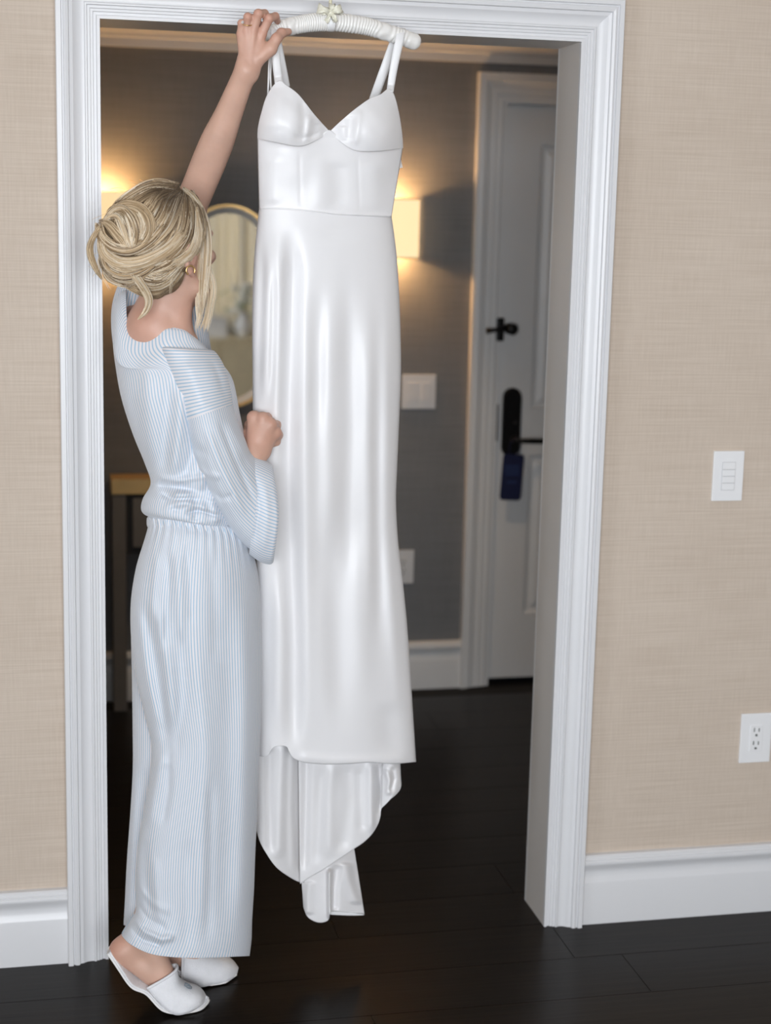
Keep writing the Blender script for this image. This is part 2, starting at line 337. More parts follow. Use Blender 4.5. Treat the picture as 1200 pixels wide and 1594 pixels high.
t1 = setting_root('trim_1'); casing(t1, 0, DW, DH, CW, 0, -1, M['white'])
t2 = setting_root('trim_2')
MB().box((-.018, 0, 0), (0, WT, DH+.018)).build('lining_leg', M['jamb'], t2)
MB().box((DW, 0, 0), (DW+.018, WT, DH+.018)).build('lining_leg', M['jamb'], t2)
MB().box((0, 0, DH), (DW, WT, DH+.018)).build('lining_head', M['jamb'], t2)
t3 = setting_root('trim_3'); casing(t3, 0, DW, DH, CW, WT, 1, M['hallwhite'])
BP = [(0, 0), (0, .0155), (.104, .0155), (.108, .0145), (.118, .0095), (.130, .0085), (.136, .010), (.145, .0155), (.152, .0205), (.156, .0215), (.160, .0205), (.161, .018), (.165, .0185), (.167, .0165), (.171, .016), (.175, .012), (.176, 0)]
def baseboard(name, p0, p1, nrm, m, sc=1.0):
    nrm = np.array(nrm, float); A = [np.array([p0[0], p0[1], z*sc])+nrm*h for z, h in BP]; B = [np.array([p1[0], p1[1], z*sc])+nrm*h for z, h in BP]
    return struct(autosmooth(MB().prism(None, (A, B)).build(name, m), 30))
baseboard('baseboard_left', (X0, 0), (-CW, 0), (0, -1, 0), M['white'])
baseboard('baseboard_right', (DW+CW, 0), (X1, 0), (0, -1, 0), M['white'])
baseboard('baseboard_back', (X0, YB), (1.344, YB), (0, -1, 0), M['hallwhite'])
baseboard('baseboard_hall_near', (X0, WT), (-CW, WT), (0, 1, 0), M['hallwhite'])
baseboard('baseboard_hall_right', (DW+CW, WT), (X1, WT), (0, 1, 0), M['hallwhite'])
baseboard('baseboard_rear', (X0, YR), (X1, YR), (0, 1, 0), M['white'])
baseboard('baseboard_side', (X1, YR), (X1, 0), (-1, 0, 0), M['white'])
baseboard('baseboard_window', (X0, YR), (X0, 0), (1, 0, 0), M['white'])
# crown moulding in the hall
KP = [(0, 2.195), (.012, 2.195), (.014, 2.222), (.022, 2.226), (.024, 2.236), (.034, 2.246), (.050, 2.275), (.078, 2.318), (.095, 2.330), (.097, 2.345), (.118, 2.365), (.120, 2.42), (0, 2.42)]
struct(autosmooth(MB().prism(None, ([(X0, YB-h, z) for h, z in KP], [(X1, YB-h, z) for h, z in KP])).build('trim_4', M['hallwhite']), 30))
# hall door with its casing and hardware
dr = setting_root('door_1', (1.86, YB+.05, 0))
casing(dr, 1.432, 2.288, 2.070, .093, YB, -1, M['hallwhite'], [(t, h*.85) for t, h in CP], .093/CW)
MB().box((1.437-.001, YB-.002, 0), (1.449, YB+.14, 2.07)).box((2.271, YB-.002, 0), (2.284, YB+.14, 2.07)).box((1.449, YB-.002, 2.064), (2.271, YB+.14, 2.076)).build('door_frame', M['hallwhite'], dr)
MB().box((1.449, YB+.055, 0), (1.462, YB+.07, 2.064)).box((1.462, YB+.055, 2.05), (2.271, YB+.07, 2.064)).build('door_stop', M['hallwhite'], dr)
dx0, dx1, yf = 1.452, 2.268, YB+.018
def leaf(parent):
    st, zb, zt = .128, .022, 2.056
    pan = [(.262, .845), (1.012, 1.93)]
    mb = MB(); D = .036
    mb.box((dx0, yf, zb), (dx0+st, yf+D, zt), .0015).box((dx1-st, yf, zb), (dx1, yf+D, zt), .0015)
    for a, b_ in ((zb, pan[0][0]), (pan[0][1], pan[1][0]), (pan[1][1], zt)): mb.box((dx0+st-.001, yf, a), (dx1-st+.001, yf+D, b_), .001)
    o = mb.build('door_leaf', M['hallwhite'], parent)
    for a, b_ in pan:
        x0, x1 = dx0+st, dx1-st
        V = []; prof = [(0, 0), (.004, .008), (.014, .011), (.020, .011), (.042, .003), (.048, .003)]
        for t, h in prof: V += [(x0+t, yf+h, a+t), (x1-t, yf+h, a+t), (x1-t, yf+h, b_-t), (x0+t, yf+h, b_-t)]
        Fc = []
        for i in range(len(prof)-1):
            for q in range(4): Fc.append((i*4+q, i*4+(q+1) % 4, i*4+4+(q+1) % 4, i*4+4+q))
        e = 4*(len(prof)-1); Fc.append((e, e+1, e+2, e+3))
        n = len(V); V += [(x0, yf+.03, a), (x1, yf+.03, a), (x1, yf+.03, b_), (x0, yf+.03, b_)]; Fc.append((n+3, n+2, n+1, n))
        for q in range(4): Fc.append((q, n+q, n+(q+1) % 4, (q+1) % 4))
        mk('door_panel', V, Fc, M['hallwhite'], parent, False)
leaf(dr)
# long rounded lock plate with lever
lx, lw, lz0, lz1 = 1.506, .034, .842, 1.088
def stadium(cx, cz, hw, z0, z1, n=12):
    q = [(cx+hw*math.cos(a), z1-hw+hw*math.sin(a)) for a in np.linspace(0, math.pi, n)]
    return q+[(cx+hw*math.cos(a), z0+hw+hw*math.sin(a)) for a in np.linspace(math.pi, 2*math.pi, n)]
q = stadium(lx, 0, lw, lz0, lz1); qi = stadium(lx, 0, lw-.006, lz0+.006, lz1-.006)
mb = MB(); n = len(q)
V = [(x, yf, z) for x, z in q]+[(x, yf-.014, z) for x, z in q]+[(x, yf-.02, z) for x, z in qi]
Fc = [(i, (i+1) % n, n+(i+1) % n, n+i) for i in range(n)]+[(n+i, n+(i+1) % n, 2*n+(i+1) % n, 2*n+i) for i in range(n)]+[tuple(range(2*n, 3*n))]
lock = mk('lock_plate', V, Fc, M['black'], dr, False)
mb = MB().lathe((1.516, yf-.02, .905), (0, -1, 0), [(.014, 0), (.014, .022), (.011, .026), (.011, .045), (.008, .05)], 16)
mb.tube([(1.512, yf-.062, .905), (1.535, yf-.065, .905), (1.57, yf-.064, .9045), (1.61, yf-.062, .903), (1.64, yf-.06, .9035)], [.008, .0085, .010, .0095, .006], 12)
mb.build('lever', M['black'], lock, True)
mb = MB().lathe((1.516, yf-.0205, .965), (0, -1, 0), [(.006, 0), (.006, .003)], 12); mb.build('indicator', M['cdark'], lock, True)
# swing-bar guard: striker on the casing, bar bracket and knob on the leaf
gd = MB().box((1.428, YB-.034, 1.256), (1.455, YB-.021, 1.336), .004).build('guard_bracket', M['black'], dr)
MB().tube([(1.441, YB-.034, 1.298), (1.441, YB-.052, 1.298), (1.415, YB-.056, 1.296), (1.385, YB-.05, 1.292)], [.008, .008, .0065, .011], 10).build('guard_arm', M['black'], gd, True)
MB().lathe((1.487, yf, 1.297), (0, -1, 0), [(.020, 0), (.020, .006), (.009, .010), (.009, .03), (.019, .036), (.021, .046), (.014, .054)], 18).build('guard_knob', M['black'], dr, True)
MB().box((1.4475, YB-.003, .90), (1.453, YB+.014, 1.03), .001).build('strike_plate', M['black'], dr)
# ---------------------------------------------------------------- hall things
def cardshape(cx, cz, w_, h_, r_, yA, yB, tilt=0):
    q = []
    for sx, sz, a0 in ((1, 1, 0), (-1, 1, 90), (-1, -1, 180), (1, -1, 270)):
        for a in np.linspace(a0, a0+90, 5): q.append((sx*(w_/2-r_)+r_*math.cos(R(a)), sz*(h_/2-r_)+r_*math.sin(R(a))))
    c, s = math.cos(tilt), math.sin(tilt); q = [(cx+c*x-s*z, cz+s*x+c*z) for x, z in q]
    return MB().prism(None, ([(x, yA, z) for x, z in q], [(x, yB, z) for x, z in q]))
tgo = thing('door_hanger', (1.503, yf-.05, .69), 'navy blue do-not-disturb card hanging from the black lever of the hall door', 'door hanger')
c = cardshape(1.503, .773, .078, .165, .012, yf-.0475, yf-.049, R(-3)); c.build('card', M['blue'], tgo)
MB().tube([(1.487, yf-.048, .845), (1.492, yf-.052, .90), (1.5155, yf-.062, .918), (1.531, yf-.058, .898), (1.522, yf-.048, .845)], .0016, 6).build('loop', M['blue'], tgo, True)
mb = MB()
for i, (zz, ww) in enumerate(((.812, .050), (.799, .054), (.786, .050), (.756, .034))): mb.box((1.503-ww/2, yf-.0497, zz-.004), (1.503+ww/2, yf-.0490, zz+.004))
mb.build('faded_print', M['lightblue'], tgo)
# wall sconces
def sconce(cx, z0, z1, label):
    hw = .115; d = .10
    t = thing('wall_sconce', (cx, YB, z0), label, 'wall lamp', 'sconces either side of the oval mirror')
    mb = MB(); th = .003
    mb.box((cx-hw, YB-d, z0), (cx+hw, YB-d+th, z1)).box((cx-hw, YB-d+th, z0), (cx-hw+th, YB-.012, z1)).box((cx+hw-th, YB-d+th, z0), (cx+hw, YB-.012, z1))
    mb.build('shade', M['shade'], t)
    for zz in (z0, z1-.004):
        mb = MB().box((cx-hw-.0008, YB-d-.0008, zz), (cx+hw+.0008, YB-d+.001, zz+.004)).box((cx-hw-.0008, YB-d, zz), (cx-hw+.001, YB-.012, zz+.004)).box((cx+hw-.001, YB-d, zz), (cx+hw+.0008, YB-.012, zz+.004))
        mb.build('shade_rim', M['gold'], t)
    MB().box((cx-.04, YB-.012, z0+.03), (cx+.04, YB, z1-.03), .003).box((cx-hw+.003, YB-.02, (z0+z1)/2-.004), (cx+hw-.003, YB-.012, (z0+z1)/2+.004)).build('back_plate', M['gold'], t)
    bz = (z0+z1)/2
    bb = MB().lathe((cx, YB-.055, bz-.045), (0, 0, 1), [(.011, 0), (.012, .03), (.019, .045), (.024, .06), (.022, .075), (.012, .085)], 14).build('bulb', M['bulb'], t, True)
    MB().tube([(cx, YB-.013, bz-.04), (cx, YB-.055, bz-.04)], .008, 8).build('lamp_arm', M['gold'], t)
    point('sconce_light', (cx, YB-.055, z0+.038), 4.2, (1.0, .55, .22), .014)
    point('sconce_light', (cx, YB-.055, z1-.038), 4.2, (1.0, .55, .22), .014)
sconce(1.010, 1.536, 1.735, 'lit rectangular cream wall sconce on the grey wall to the right of the white dress')
sconce(0.060, 1.536, 1.735, 'lit rectangular cream wall sconce on the grey wall behind the woman\'s hair bun')
# recessed lamp in the hall ceiling
t = thing('ceiling_downlight', (.72, 1.05, ZH), 'small recessed downlight in the hall ceiling above the doorway', 'ceiling light')
MB().lathe((.72, 1.05, ZH), (0, 0, -1), [(.055, 0), (.055, .006), (.046, .008), (.040, .004)], 24).build('trim_ring', M['hallwhite'], t, True)
MB().lathe((.72, 1.05, ZH-.004), (0, 0, -1), [(.036, 0), (.036, .001)], 20).build('lens', M['bulb'], t, True)
spot('downlight_lamp', (.72, 1.05, ZH-.03), 26, (1.0, .72, .45), 95, .6)
# pill-shaped mirror
mc, mw, mz0, mz1 = .492, .150, 1.022, 1.703
t = thing('wall_mirror', (mc, YB, mz0), 'tall oval mirror with thin gold frame and inner edge painted white as if reflecting on the grey hall wall', 'mirror')
def pill(hw, ins, y, n=24): return [(x, y, z) for x, z in stadium(mc, 0, hw-ins, mz0+ins, mz1-ins, n)]
def loft_loops(loops, cap_last=False):
    V = [p for L in loops for p in L]; n = len(loops[0]); Fc = []
    for i in range(len(loops)-1): Fc += [(i*n+k, i*n+(k+1) % n, (i+1)*n+(k+1) % n, (i+1)*n+k) for k in range(n)]
    if cap_last: Fc.append(tuple((len(loops)-1)*n+k for k in range(n)))
    return V, Fc
mk('frame', *loft_loops([pill(mw, 0, YB), pill(mw, 0, YB-.028), pill(mw, .010, YB-.028), pill(mw, .010, YB-.018)]), M['gold'], t, False)
mk('bevel', *loft_loops([pill(mw, .010, YB-.020), pill(mw, .030, YB-.0135)]), M['bevelreflection'], t, False)
mk('glass', *loft_loops([pill(mw, .030, YB), pill(mw, .030, YB-.0135)], True), M['mirror'], t, False)
# console table
t = thing('console_table', (.50, YB-.12, 0), 'slim grey console table with thick brass top against the hall wall behind the woman', 'table')
cx0, cx1, cy0, cy1, ct = .098, .90, YB-.130, YB-.018, .80
MB().box((cx0-.004, cy0-.004, ct-.052), (cx1+.004, cy1, ct), .002).build('table_top', M['brass'], t)
for x in (cx0, cx1-.044):
    for y in (cy0, cy1-.03): MB().box((x, y, 0), (x+.044, y+.03, ct-.052), .002).build('leg', M['cgrey'], t)
MB().box((cx0+.044, cy0+.012, .545), (cx1-.044, cy1-.006, ct-.052)).build('apron', M['cdark'], t)
for a, b_ in ((cx0+.066, .485), (.505, cx1-.066)):
    d = MB().box((a, cy0+.001, .568), (b_, cy0+.013, ct-.066), .002).build('drawer', M['cgrey'], t)
    MB().lathe(((a+b_)/2, cy0+.001, .66), (0, -1, 0), [(.005, 0), (.005, .012), (.011, .016), (.011, .024), (.006, .027)], 14).build('knob', M['brass'], d, True)
# switch and outlet plates
def slot_outlet(mb, cx, cz, y):
    mb.box((cx-.0075, y-.0004, cz-.001), (cx-.0050, y+.001, cz+.009)).box((cx+.0050, y-.0004, cz-.001), (cx+.0075, y+.001, cz+.008)).lathe((cx, y+.001, cz-.0095), (0, -1, 0), [(.0032, 0), (.0032, .0014)], 10)
def outlet(name, cx, cz, yw, w_, h_, label, cat, big=False):
    t = thing(name, (cx, yw, cz-h_/2), label, cat)
    MB().box((cx-w_/2, yw-.0065, cz-h_/2), (cx+w_/2, yw, cz+h_/2), .0018).build('plate', M['plate'], t)
    f = MB().box((cx-.0165, yw-.0085, cz-.0335), (cx+.0165, yw-.006, cz+.0335), .0012).build('receptacle', M['plate'], t)
    mb = MB(); slot_outlet(mb, cx, cz+.0175, yw-.0088); slot_outlet(mb, cx, cz-.0155, yw-.0088); mb.build('slots', M['slotdark'], f)
    return t
outlet('power_outlet', 1.549, .4465, 0, .080, .124, 'white duplex power outlet low on the beige wall above the right baseboard', 'outlet')
outlet('power_outlet', 1.120, .4515, YB, .078, .121, 'white power outlet low on the grey hall wall beside the dress', 'outlet')
t = thing('dimmer_switch', (1.4355, 0, 1.03), 'white keypad dimmer switch plate on the beige wall right of the doorway', 'switch')
MB().box((1.3975, -.0065, 1.031), (1.4735, 0, 1.149), .0018).build('plate', M['plate'], t)
kp = MB().box((1.4190, -.0078, 1.0565), (1.4520, -.0060, 1.1235), .0008).build('keypad', M['keygrey'], t)
for za, zb in ((1.1065, 1.1225), (1.0905, 1.1050), (1.0745, 1.0890), (1.0575, 1.0730)):
    MB().box((1.4202, -.0096, za), (1.4508, -.0076, zb), .0008).build('button', M['plate'], kp)
t = thing('light_switch', (1.161, YB, 1.02), 'white two-gang light switch plate on the grey hall wall right of the dress', 'switch')
MB().box((1.101, YB-.0065, 1.016), (1.222, YB, 1.136), .0018).build('plate', M['plate'], t)
for sx in (1.137, 1.186): MB().box((sx-.0165, YB-.0095, 1.043), (sx+.0165, YB-.006, 1.109), .0012).build('rocker', M['plate'], t)
# ---------------------------------------------------------------- the room behind the camera, as the mirror shows it
def window(name, along, c, w_, z0, z1, base):
    t = setting_root(name)
    def bx(mb, a0, a1, d0, d1, zz0, zz1):
        return mb.box((a0, base+d0, zz0), (a1, base+d1, zz1)) if along == 'x' else mb.box((base+d0, a0, zz0), (base+d1, a1, zz1))
    mb = MB(); f = .06
    for q in ((c-w_/2, c-w_/2+f, -.09, .02, z0, z1), (c+w_/2-f, c+w_/2, -.09, .02, z0, z1), (c-w_/2+f, c+w_/2-f, -.09, .02, z0, z0+f), (c-w_/2+f, c+w_/2-f, -.09, .02, z1-f, z1)): bx(mb, *q)
    mb.build('window_frame', M['white'], t)
    n = max(2, round(w_/.75)); pw = (w_-2*f)/n
    for i in range(n):
        a = c-w_/2+f+i*pw
        if i: bx(MB(), a-.018, a+.018, -.07, -.02, z0+f, z1-f).build('mullion', M['white'], t)
        bx(MB(), a+(.018 if i else 0), a+pw-(.018 if i < n-1 else 0), -.048, -.044, z0+f, z1-f).build('pane', M['glass'], t)
    bx(MB(), c-w_/2-.05, c+w_/2+.05, .0, .07, z0-.04, z0).build('window_sill', M['white'], t)
window('window_1', 'x', -.225, 4.35, .8, 2.5, YR)
window('window_2', 'y', -2.9, 2.1, .6, 2.5, X0)
def curtain(x0, x1, y, label, axis='x'):
    n = 120; s = np.linspace(0, 1, n); zs = (2.62, 1.9, 1.1, .03); V = []
    for i, z in enumerate(zs):
        a = .035+.008*i; V += [((x0+(x1-x0)*t, y+a*math.sin(t*math.pi*13+.4*math.sin(t*9)), z) if axis == 'x' else (y+a*math.sin(t*math.pi*13+.4*math.sin(t*9)), x0+(x1-x0)*t, z)) for t in s]
    t = thing('curtain', ((x0+x1)/2, y, .03) if axis == 'x' else (y, (x0+x1)/2, .03), label, 'curtain', 'cream curtains at the room windows')
    solid(mk('curtain_panel', V, grid_faces(4, n), M['curtain'], t), .003)
    q = [((x0-.03, y, 2.64), (x1+.03, y, 2.64)) if axis == 'x' else ((y, x0-.03, 2.64), (y, x1+.03, 2.64))][0]
    MB().tube(q, .012, 10).build('curtain_rod', M['gold'], t, True)
curtain(.98, 1.49, YR+.13, 'cream pleated curtain seen in the mirror, right of the rear window')
curtain(1.43, 2.05, YR+.21, 'cream pleated curtain nearest the room corner in the mirror')
curtain(-2.5, -2.05, YR+.13, 'cream pleated curtain at the far end of the rear window')
t = thing('sideboard', (1.35, YR+.5, 0), 'pale oak sideboard seen low in the hall mirror', 'cabinet')
MB().box((.85, YR+.28, .12), (1.95, YR+.70, .72), .004).build('body', M['tan'], t)
MB().box((.83, YR+.27, .72), (1.97, YR+.715, .75), .004).build('top', M['tan'], t)
for x in (.89, 1.88):
    for y in (YR+.31, YR+.66): MB().box((x-.02, y-.02, 0), (x+.02, y+.02, .12)).build('leg', M['cdark'], t)
for i in range(3):
    d = MB().box((.87+i*.36, YR+.70, .15), (1.21+i*.36, YR+.716, .70), .003).build('door', M['tan'], t)
    MB().lathe((1.17+i*.36, YR+.716, .45), (0, 1, 0), [(.005, 0), (.012, .02), (.008, .026)], 12).build('knob', M['gold'], d, True)
t = thing('flower_vase', (1.42, YR+.55, .75), 'white vase of white flowers and leaves on the oak sideboard in the mirror', 'vase')
MB().lathe((1.42, YR+.55, .75), (0, 0, 1), [(.04, 0), (.06, .05), (.062, .11), (.035, .17), (.042, .2), (.034, .2)], 20).build('vase', M['plate'], t, True)
mb = MB(); mg = MB()
for i in range(26):
    a = rng.uniform(0, 6.28); rr = rng.uniform(.0, .13); hz = .98+rng.uniform(0, .2)-rr*.5
    c = np.array([1.42+rr*math.cos(a), YR+.55+rr*math.sin(a), hz])
    if i % 2: mb.lathe(c, (rng.normal(), rng.normal(), 2), [(.006, -.02), (.03, -.008), (.036, .008), (.02, .022), (.004, .026)], 9)
    mg.tube([(1.42, YR+.55, .93), (c+np.array([1.42, YR+.55, .93]))/2, c], [.002, .002, .001], 5)
    e = c+np.array([rng.normal()*.05, rng.normal()*.05, -.03]); mg.add([c, (c+e)/2+np.array([.015, 0, .005]), e, (c+e)/2-np.array([.015, 0, -.005])], [(0, 1, 2, 3)])
tag(mb.build('blossoms', M['petal'], t, True), kind='stuff'); tag(mg.build('foliage', M['leaf'], t, True), kind='stuff')
t = thing('storage_box', (1.16, YR+.5, .75), 'white lidded box on the oak sideboard in the mirror', 'box')
MB().box((1.03, YR+.40, .75), (1.29, YR+.60, .88), .004).build('box_body', M['plate'], t); MB().box((1.025, YR+.395, .88), (1.295, YR+.605, .905), .004).build('lid', M['white'], t)
# ---------------------------------------------------------------- cloth lofts
class Tube:
    """closed cloth loft: rings from pixel outlines at a real depth, camera side first"""
    def __init__(s, rings, nu=160, nv=160, pw=2.0, pwb=None, even=True):
        # ring: dict(front=[(px,py)..] from edge A to edge B, back=optional, Y=(Ya,Yb) or Y, d=front depth, db=back depth)
        K = []
        ph = np.linspace(-math.pi/2, 1.5*math.pi, nu)
        uf = np.clip(ph/math.pi, 0, 1); isb = (ph < 0) | (ph > math.pi)
        pb = np.where(ph < 0, -ph, np.where(ph > math.pi, 2*math.pi-ph, 0))/math.pi   # 0..1 A->B along the back
        for r in rings:
            fr = resample(r['front'], 81); bk = resample(r.get('back', [r['front'][0], r['front'][-1]]), 41)
            Y = r['Y']; Ya, Yb = Y if isinstance(Y, tuple) else (Y, Y); d = r['d']; db = r.get('db', d)
            k = (1-np.cos(ph))/2; kb = (1-np.cos(pb*math.pi))/2
            X = np.where(isb, np.interp(kb, np.linspace(0, 1, 41), bk[:, 0]), np.interp(k, np.linspace(0, 1, 81), fr[:, 0]))
            Z = np.where(isb, np.interp(kb, np.linspace(0, 1, 41), bk[:, 1]), np.interp(k, np.linspace(0, 1, 81), fr[:, 1]))
            kk = np.where(isb, kb, k); e = r.get('pw', pw)
            sn = np.abs(np.sin(np.where(isb, pb*math.pi, ph)))**(2/e)
            Yv = Ya+(Yb-Ya)*kk+np.where(isb, db, -d)*sn
            K.append(np.stack([X, Z, Yv], 1))
        t = np.linspace(0, 1, nv)
        s.nu, s.nv = nu, nv; s.ph = np.tile(ph, (nv, 1)); s.t = np.tile(t[:, None], (1, nu))
        s.Q = spline(np.array(K), t)          # (nv, nu, 3) = px, py, Y
        s.front = np.clip(np.sin(s.ph), 0, 1)
    def fold(s, pts, w, amp, axis='y', back=False, soft=.18, edge=True):
        """ridge (amp > 0, towards the room) or valley along a line of the cloth; w in pixels, amp in metres"""
        pts = np.array(pts, float); px, py = s.Q[..., 0], s.Q[..., 1]
        if axis == 'y':
            o = np.argsort(pts[:, 1]); pts = pts[o]; c = np.interp(py, pts[:, 1], pts[:, 0]); d = px-c; a = (py-pts[0, 1])/(pts[-1, 1]-pts[0, 1]); sl = np.gradient(pts[:, 0])/(np.gradient(pts[:, 1])+1e-9)
        else:
            o = np.argsort(pts[:, 0]); pts = pts[o]; c = np.interp(px, pts[:, 0], pts[:, 1]); d = py-c; a = (px-pts[0, 0])/(pts[-1, 0]-pts[0, 0]); sl = np.gradient(pts[:, 1])/(np.gradient(pts[:, 0])+1e-9)
        d = d/math.sqrt(1+float(np.mean(sl))**2)
        win = sstep(0, soft, a)*sstep(0, soft, 1-a)
        side = (s.front**.5 if edge else (s.ph >= 0)*(s.ph <= math.pi)) if not back else np.clip(-np.sin(s.ph), 0, 1)**.5
        s.Q[..., 2] -= amp*np.exp(-(d/w)**2)*win*side
        return s
    def ripple(s, f, amp, ph=0, wob=0, t0=0, t1=1):
        """regular gathers round the ring, strongest at t0 and fading by t1"""
        k = np.clip((s.t-t0)/(t1-t0), 0, 1); win = (1-k)**1.5
        s.Q[..., 2] += amp*win*np.sin(f*s.ph+ph+wob*np.sin(3*s.ph+2*s.t))*np.sign(np.sin(s.ph)+1e-9)*np.abs(np.sin(s.ph))**.5
        return s
    def noise(s, amp, fx, fy, seed=0):
        g = np.random.default_rng(seed); v = 0
        for i in range(7):
            a, b_ = g.normal(size=2); v = v+np.sin(fx*a*s.Q[..., 0]+fy*b_*s.Q[..., 1]+g.uniform(0, 6.28))
        s.Q[..., 2] += amp*v/2.6; return s
    def verts(s): return P(s.Q[..., 0], s.Q[..., 1], s.Q[..., 2])
    def build(s, name, m, parent, st=None, keep=None, thick=.0016):
        V = s.verts(); at = {}
        if st is not None:
            if isinstance(st, str):
                if st == 'around':
                    seg = np.linalg.norm(np.diff(V, axis=1), axis=2).mean(0); a = np.r_[0, np.cumsum(seg)]; A = np.tile(a, (s.nv, 1))
                else:
                    seg = np.linalg.norm(np.diff(V, axis=0), axis=2).mean(1); a = np.r_[0, np.cumsum(seg)]; A = np.tile(a[:, None], (1, s.nu))
            else: A = st(s, V)
            at['st'] = ('F', A)
        Fc = grid_faces(s.nv, s.nu)
        if keep is not None:
            kp = keep(s).ravel(); Fc = [f for f in Fc if all(kp[i] for i in f)]
        o = mk(name, V.reshape(-1, 3), Fc, m, parent, True, at)
        if thick: solid(o, thick)
        return o
def rg(A, B, Y, d, **k): return dict(front=[A, B], Y=Y, d=d, **k)
class Sheet(Tube):
    """open cloth between two pixel curves (top and bottom), depth given by a function of (px, py, u, v)"""
    def __init__(s, top, bot, Yf, nu=80, nv=60):
        a = resample(top, nu); b_ = resample(bot, nu); v = np.linspace(0, 1, nv)[:, None, None]
        q = a[None]*(1-v)+b_[None]*v
        s.nu, s.nv = nu, nv; u = np.tile(np.linspace(0, 1, nu), (nv, 1)); s.t = np.tile(np.linspace(0, 1, nv)[:, None], (1, nu)); s.u = u
        s.ph = np.full((nv, nu), math.pi/2); s.front = np.ones((nv, nu))
        s.Q = np.concatenate([q, Yf(q[..., 0], q[..., 1], u, s.t)[..., None]], 2)
# ---------------------------------------------------------------- padded hanger
hg = thing('coat_hanger', P(513, 40, -.13), 'padded ivory satin coat hanger hooked over the door casing', 'hanger')
def HY(px): return -.138+(px-514)*.00028          # the hanger and the dress turn slightly: left end nearer the room
for side, path in ((0, [(509, 34), (490, 35), (468, 38), (446, 43), (428, 50), (418, 57), (414, 62)]), (1, [(519, 34), (545, 37), (570, 41), (594, 48), (616, 55), (634, 61), (645, 65), (654, 68)])):
    q = resample(path, 150); C3 = P(q[:, 0], q[:, 1], HY(q[:, 0])); n = 26; V = []
    T = np.gradient(C3, axis=0); T /= np.linalg.norm(T, axis=1)[:, None]
    for i in range(150):
        s_ = i/149; rad = .0178*(1-.12*s_)*min(1, math.sqrt(max(0, 1-((s_-.93)/.07)**2)) if s_ > .93 else 1)+.0004
        a = np.cross(T[i], (0, -1, 0)); a /= np.linalg.norm(a); b2 = np.cross(a, T[i])
        for k in range(n):
            th = 2*math.pi*k/n; ru = 1+.055*math.sin(s_*165*(1+.12*math.sin(5*s_)+.05*math.sin(17*s_))+1.6*math.sin(2*th)+.8*math.sin(3*th+11*s_))*(.4+.6*abs(math.sin(th*.5+.8)))
            seam = 1+.05*math.exp(-((th-1.2)/.16)**2)
            V.append(C3[i]+rad*ru*seam*(math.cos(th)*1.0*a+.86*math.sin(th)*b2))
    Fc = [(i*n+k, i*n+(k+1) % n, (i+1)*n+(k+1) % n, (i+1)*n+k) for i in range(149) for k in range(n)]+[tuple(range(n)), tuple(149*n+k for k in range(n))]
    mk('padded_arm', V, Fc, M['satinpad'], hg)
bd = MB(); c = P(514, 34.5, HY(514)); bd.lathe(c-np.array([.009, 0, 0]), (1, 0, -.02), [(.016, 0), (.0182, .002), (.0185, .009), (.0182, .016), (.016, .018)], 22); bd.build('ribbon_band', M['satinstrap'], hg, True)
c = P(514, 24, HY(514)); yh = c[1]
hk = [c+np.array([0, 0, -.004]), c+np.array([0, 0, .03]), c+np.array([.002, 0, .075]), (c[0]+.004, yh+.002, 2.120), (c[0]+.008, yh+.03, 2.154), (c[0]+.010, yh+.075, 2.162), (c[0]+.011, -.030, 2.153), (c[0]+.011, -.014, 2.1425)]
MB().tube(resample(hk, 40), .0034, 10).build('hook', M['hookmetal'], hg, True)
mb = MB(); bc = P(514, 20, HY(514)-.014)
for (dx, dz, ln, wd, cu) in ((-1, .25, .030, .018, .012), (1, .35, .026, .018, .012), (-.5, -1, .022, .010, .006), (.55, -.9, .022, .010, .006), (.2, 1, .018, .012, .008)):
    d = np.array([dx, 0, dz]); d /= np.linalg.norm(d); pr_ = np.array([-d[2], 0, d[0]]); n = 14; V = []
    for i in range(n):
        s_ = i/(n-1)*2; l = s_ if s_ <= 1 else 2-s_; up = (1 if s_ <= 1 else -1)
        cc = bc+d*ln*l+np.array([0, -1, 0])*(.004+cu*math.sin(math.pi*min(l, 1))*.5*(1+up)*.9)
        for k in range(5): V.append(cc+pr_*wd*(k/4-.5)*(.35+.65*math.sqrt(l))+np.array([0, .003*math.sin(k*2.1+i*.7), .002*math.sin(i*1.3+k)]))
    mb.add(V, grid_faces(n, 5))
mb.lathe(bc+np.array([0, .004, 0]), (0, -1, 0), [(.004, 0), (.008, .003), (.009, .008), (.004, .012)], 10)
o = mb.build('bow', M['ribbon'], hg, True); solid(o, .0007)
# ---------------------------------------------------------------- the dress
dress = thing('wedding_dress', P(514, 330, -.12), 'long ivory satin slip dress hanging from the padded hanger in the doorway', 'dress')
mid0, hw0 = 514.0, 116.0
def DYc(px): return -.128+(px-514)*.00022
def bodY(px, py, d=.062):
    k = np.clip(1-((px-mid0)/(hw0-.04*np.clip(py-215, 0, 120)))**2, 0, 1)**.5
    return DYc(px)-d*k
cupL, cupR = (441, 192), (588, 203)
def cupY(px, py, u, v):
    y = bodY(px, py)
    for cx_, cy_ in (cupL, cupR):
        r2 = ((px-cx_)/47)**2+((py-cy_)/46)**2; y = y-.040*np.exp(-r2**1.25)
    y = y+.012*np.exp(-((px-513)/16)**2)          # hollow between the cups
    return y
seamL = [(401, 215), (433, 222), (467, 227.5), (493, 218), (513, 205)]; seamR = [(513, 205), (533, 223), (555, 234.5), (589, 235), (627, 230)]
topL = [(401, 215), (402, 198), (407, 176), (416, 148), (433, 126), (446, 133), (465, 148), (487, 176), (501, 192), (513, 205)]
topR = [(513, 205), (529, 190), (550, 172), (575, 154), (592, 147), (605, 138), (613, 147), (620, 173), (625, 204), (627, 230)]
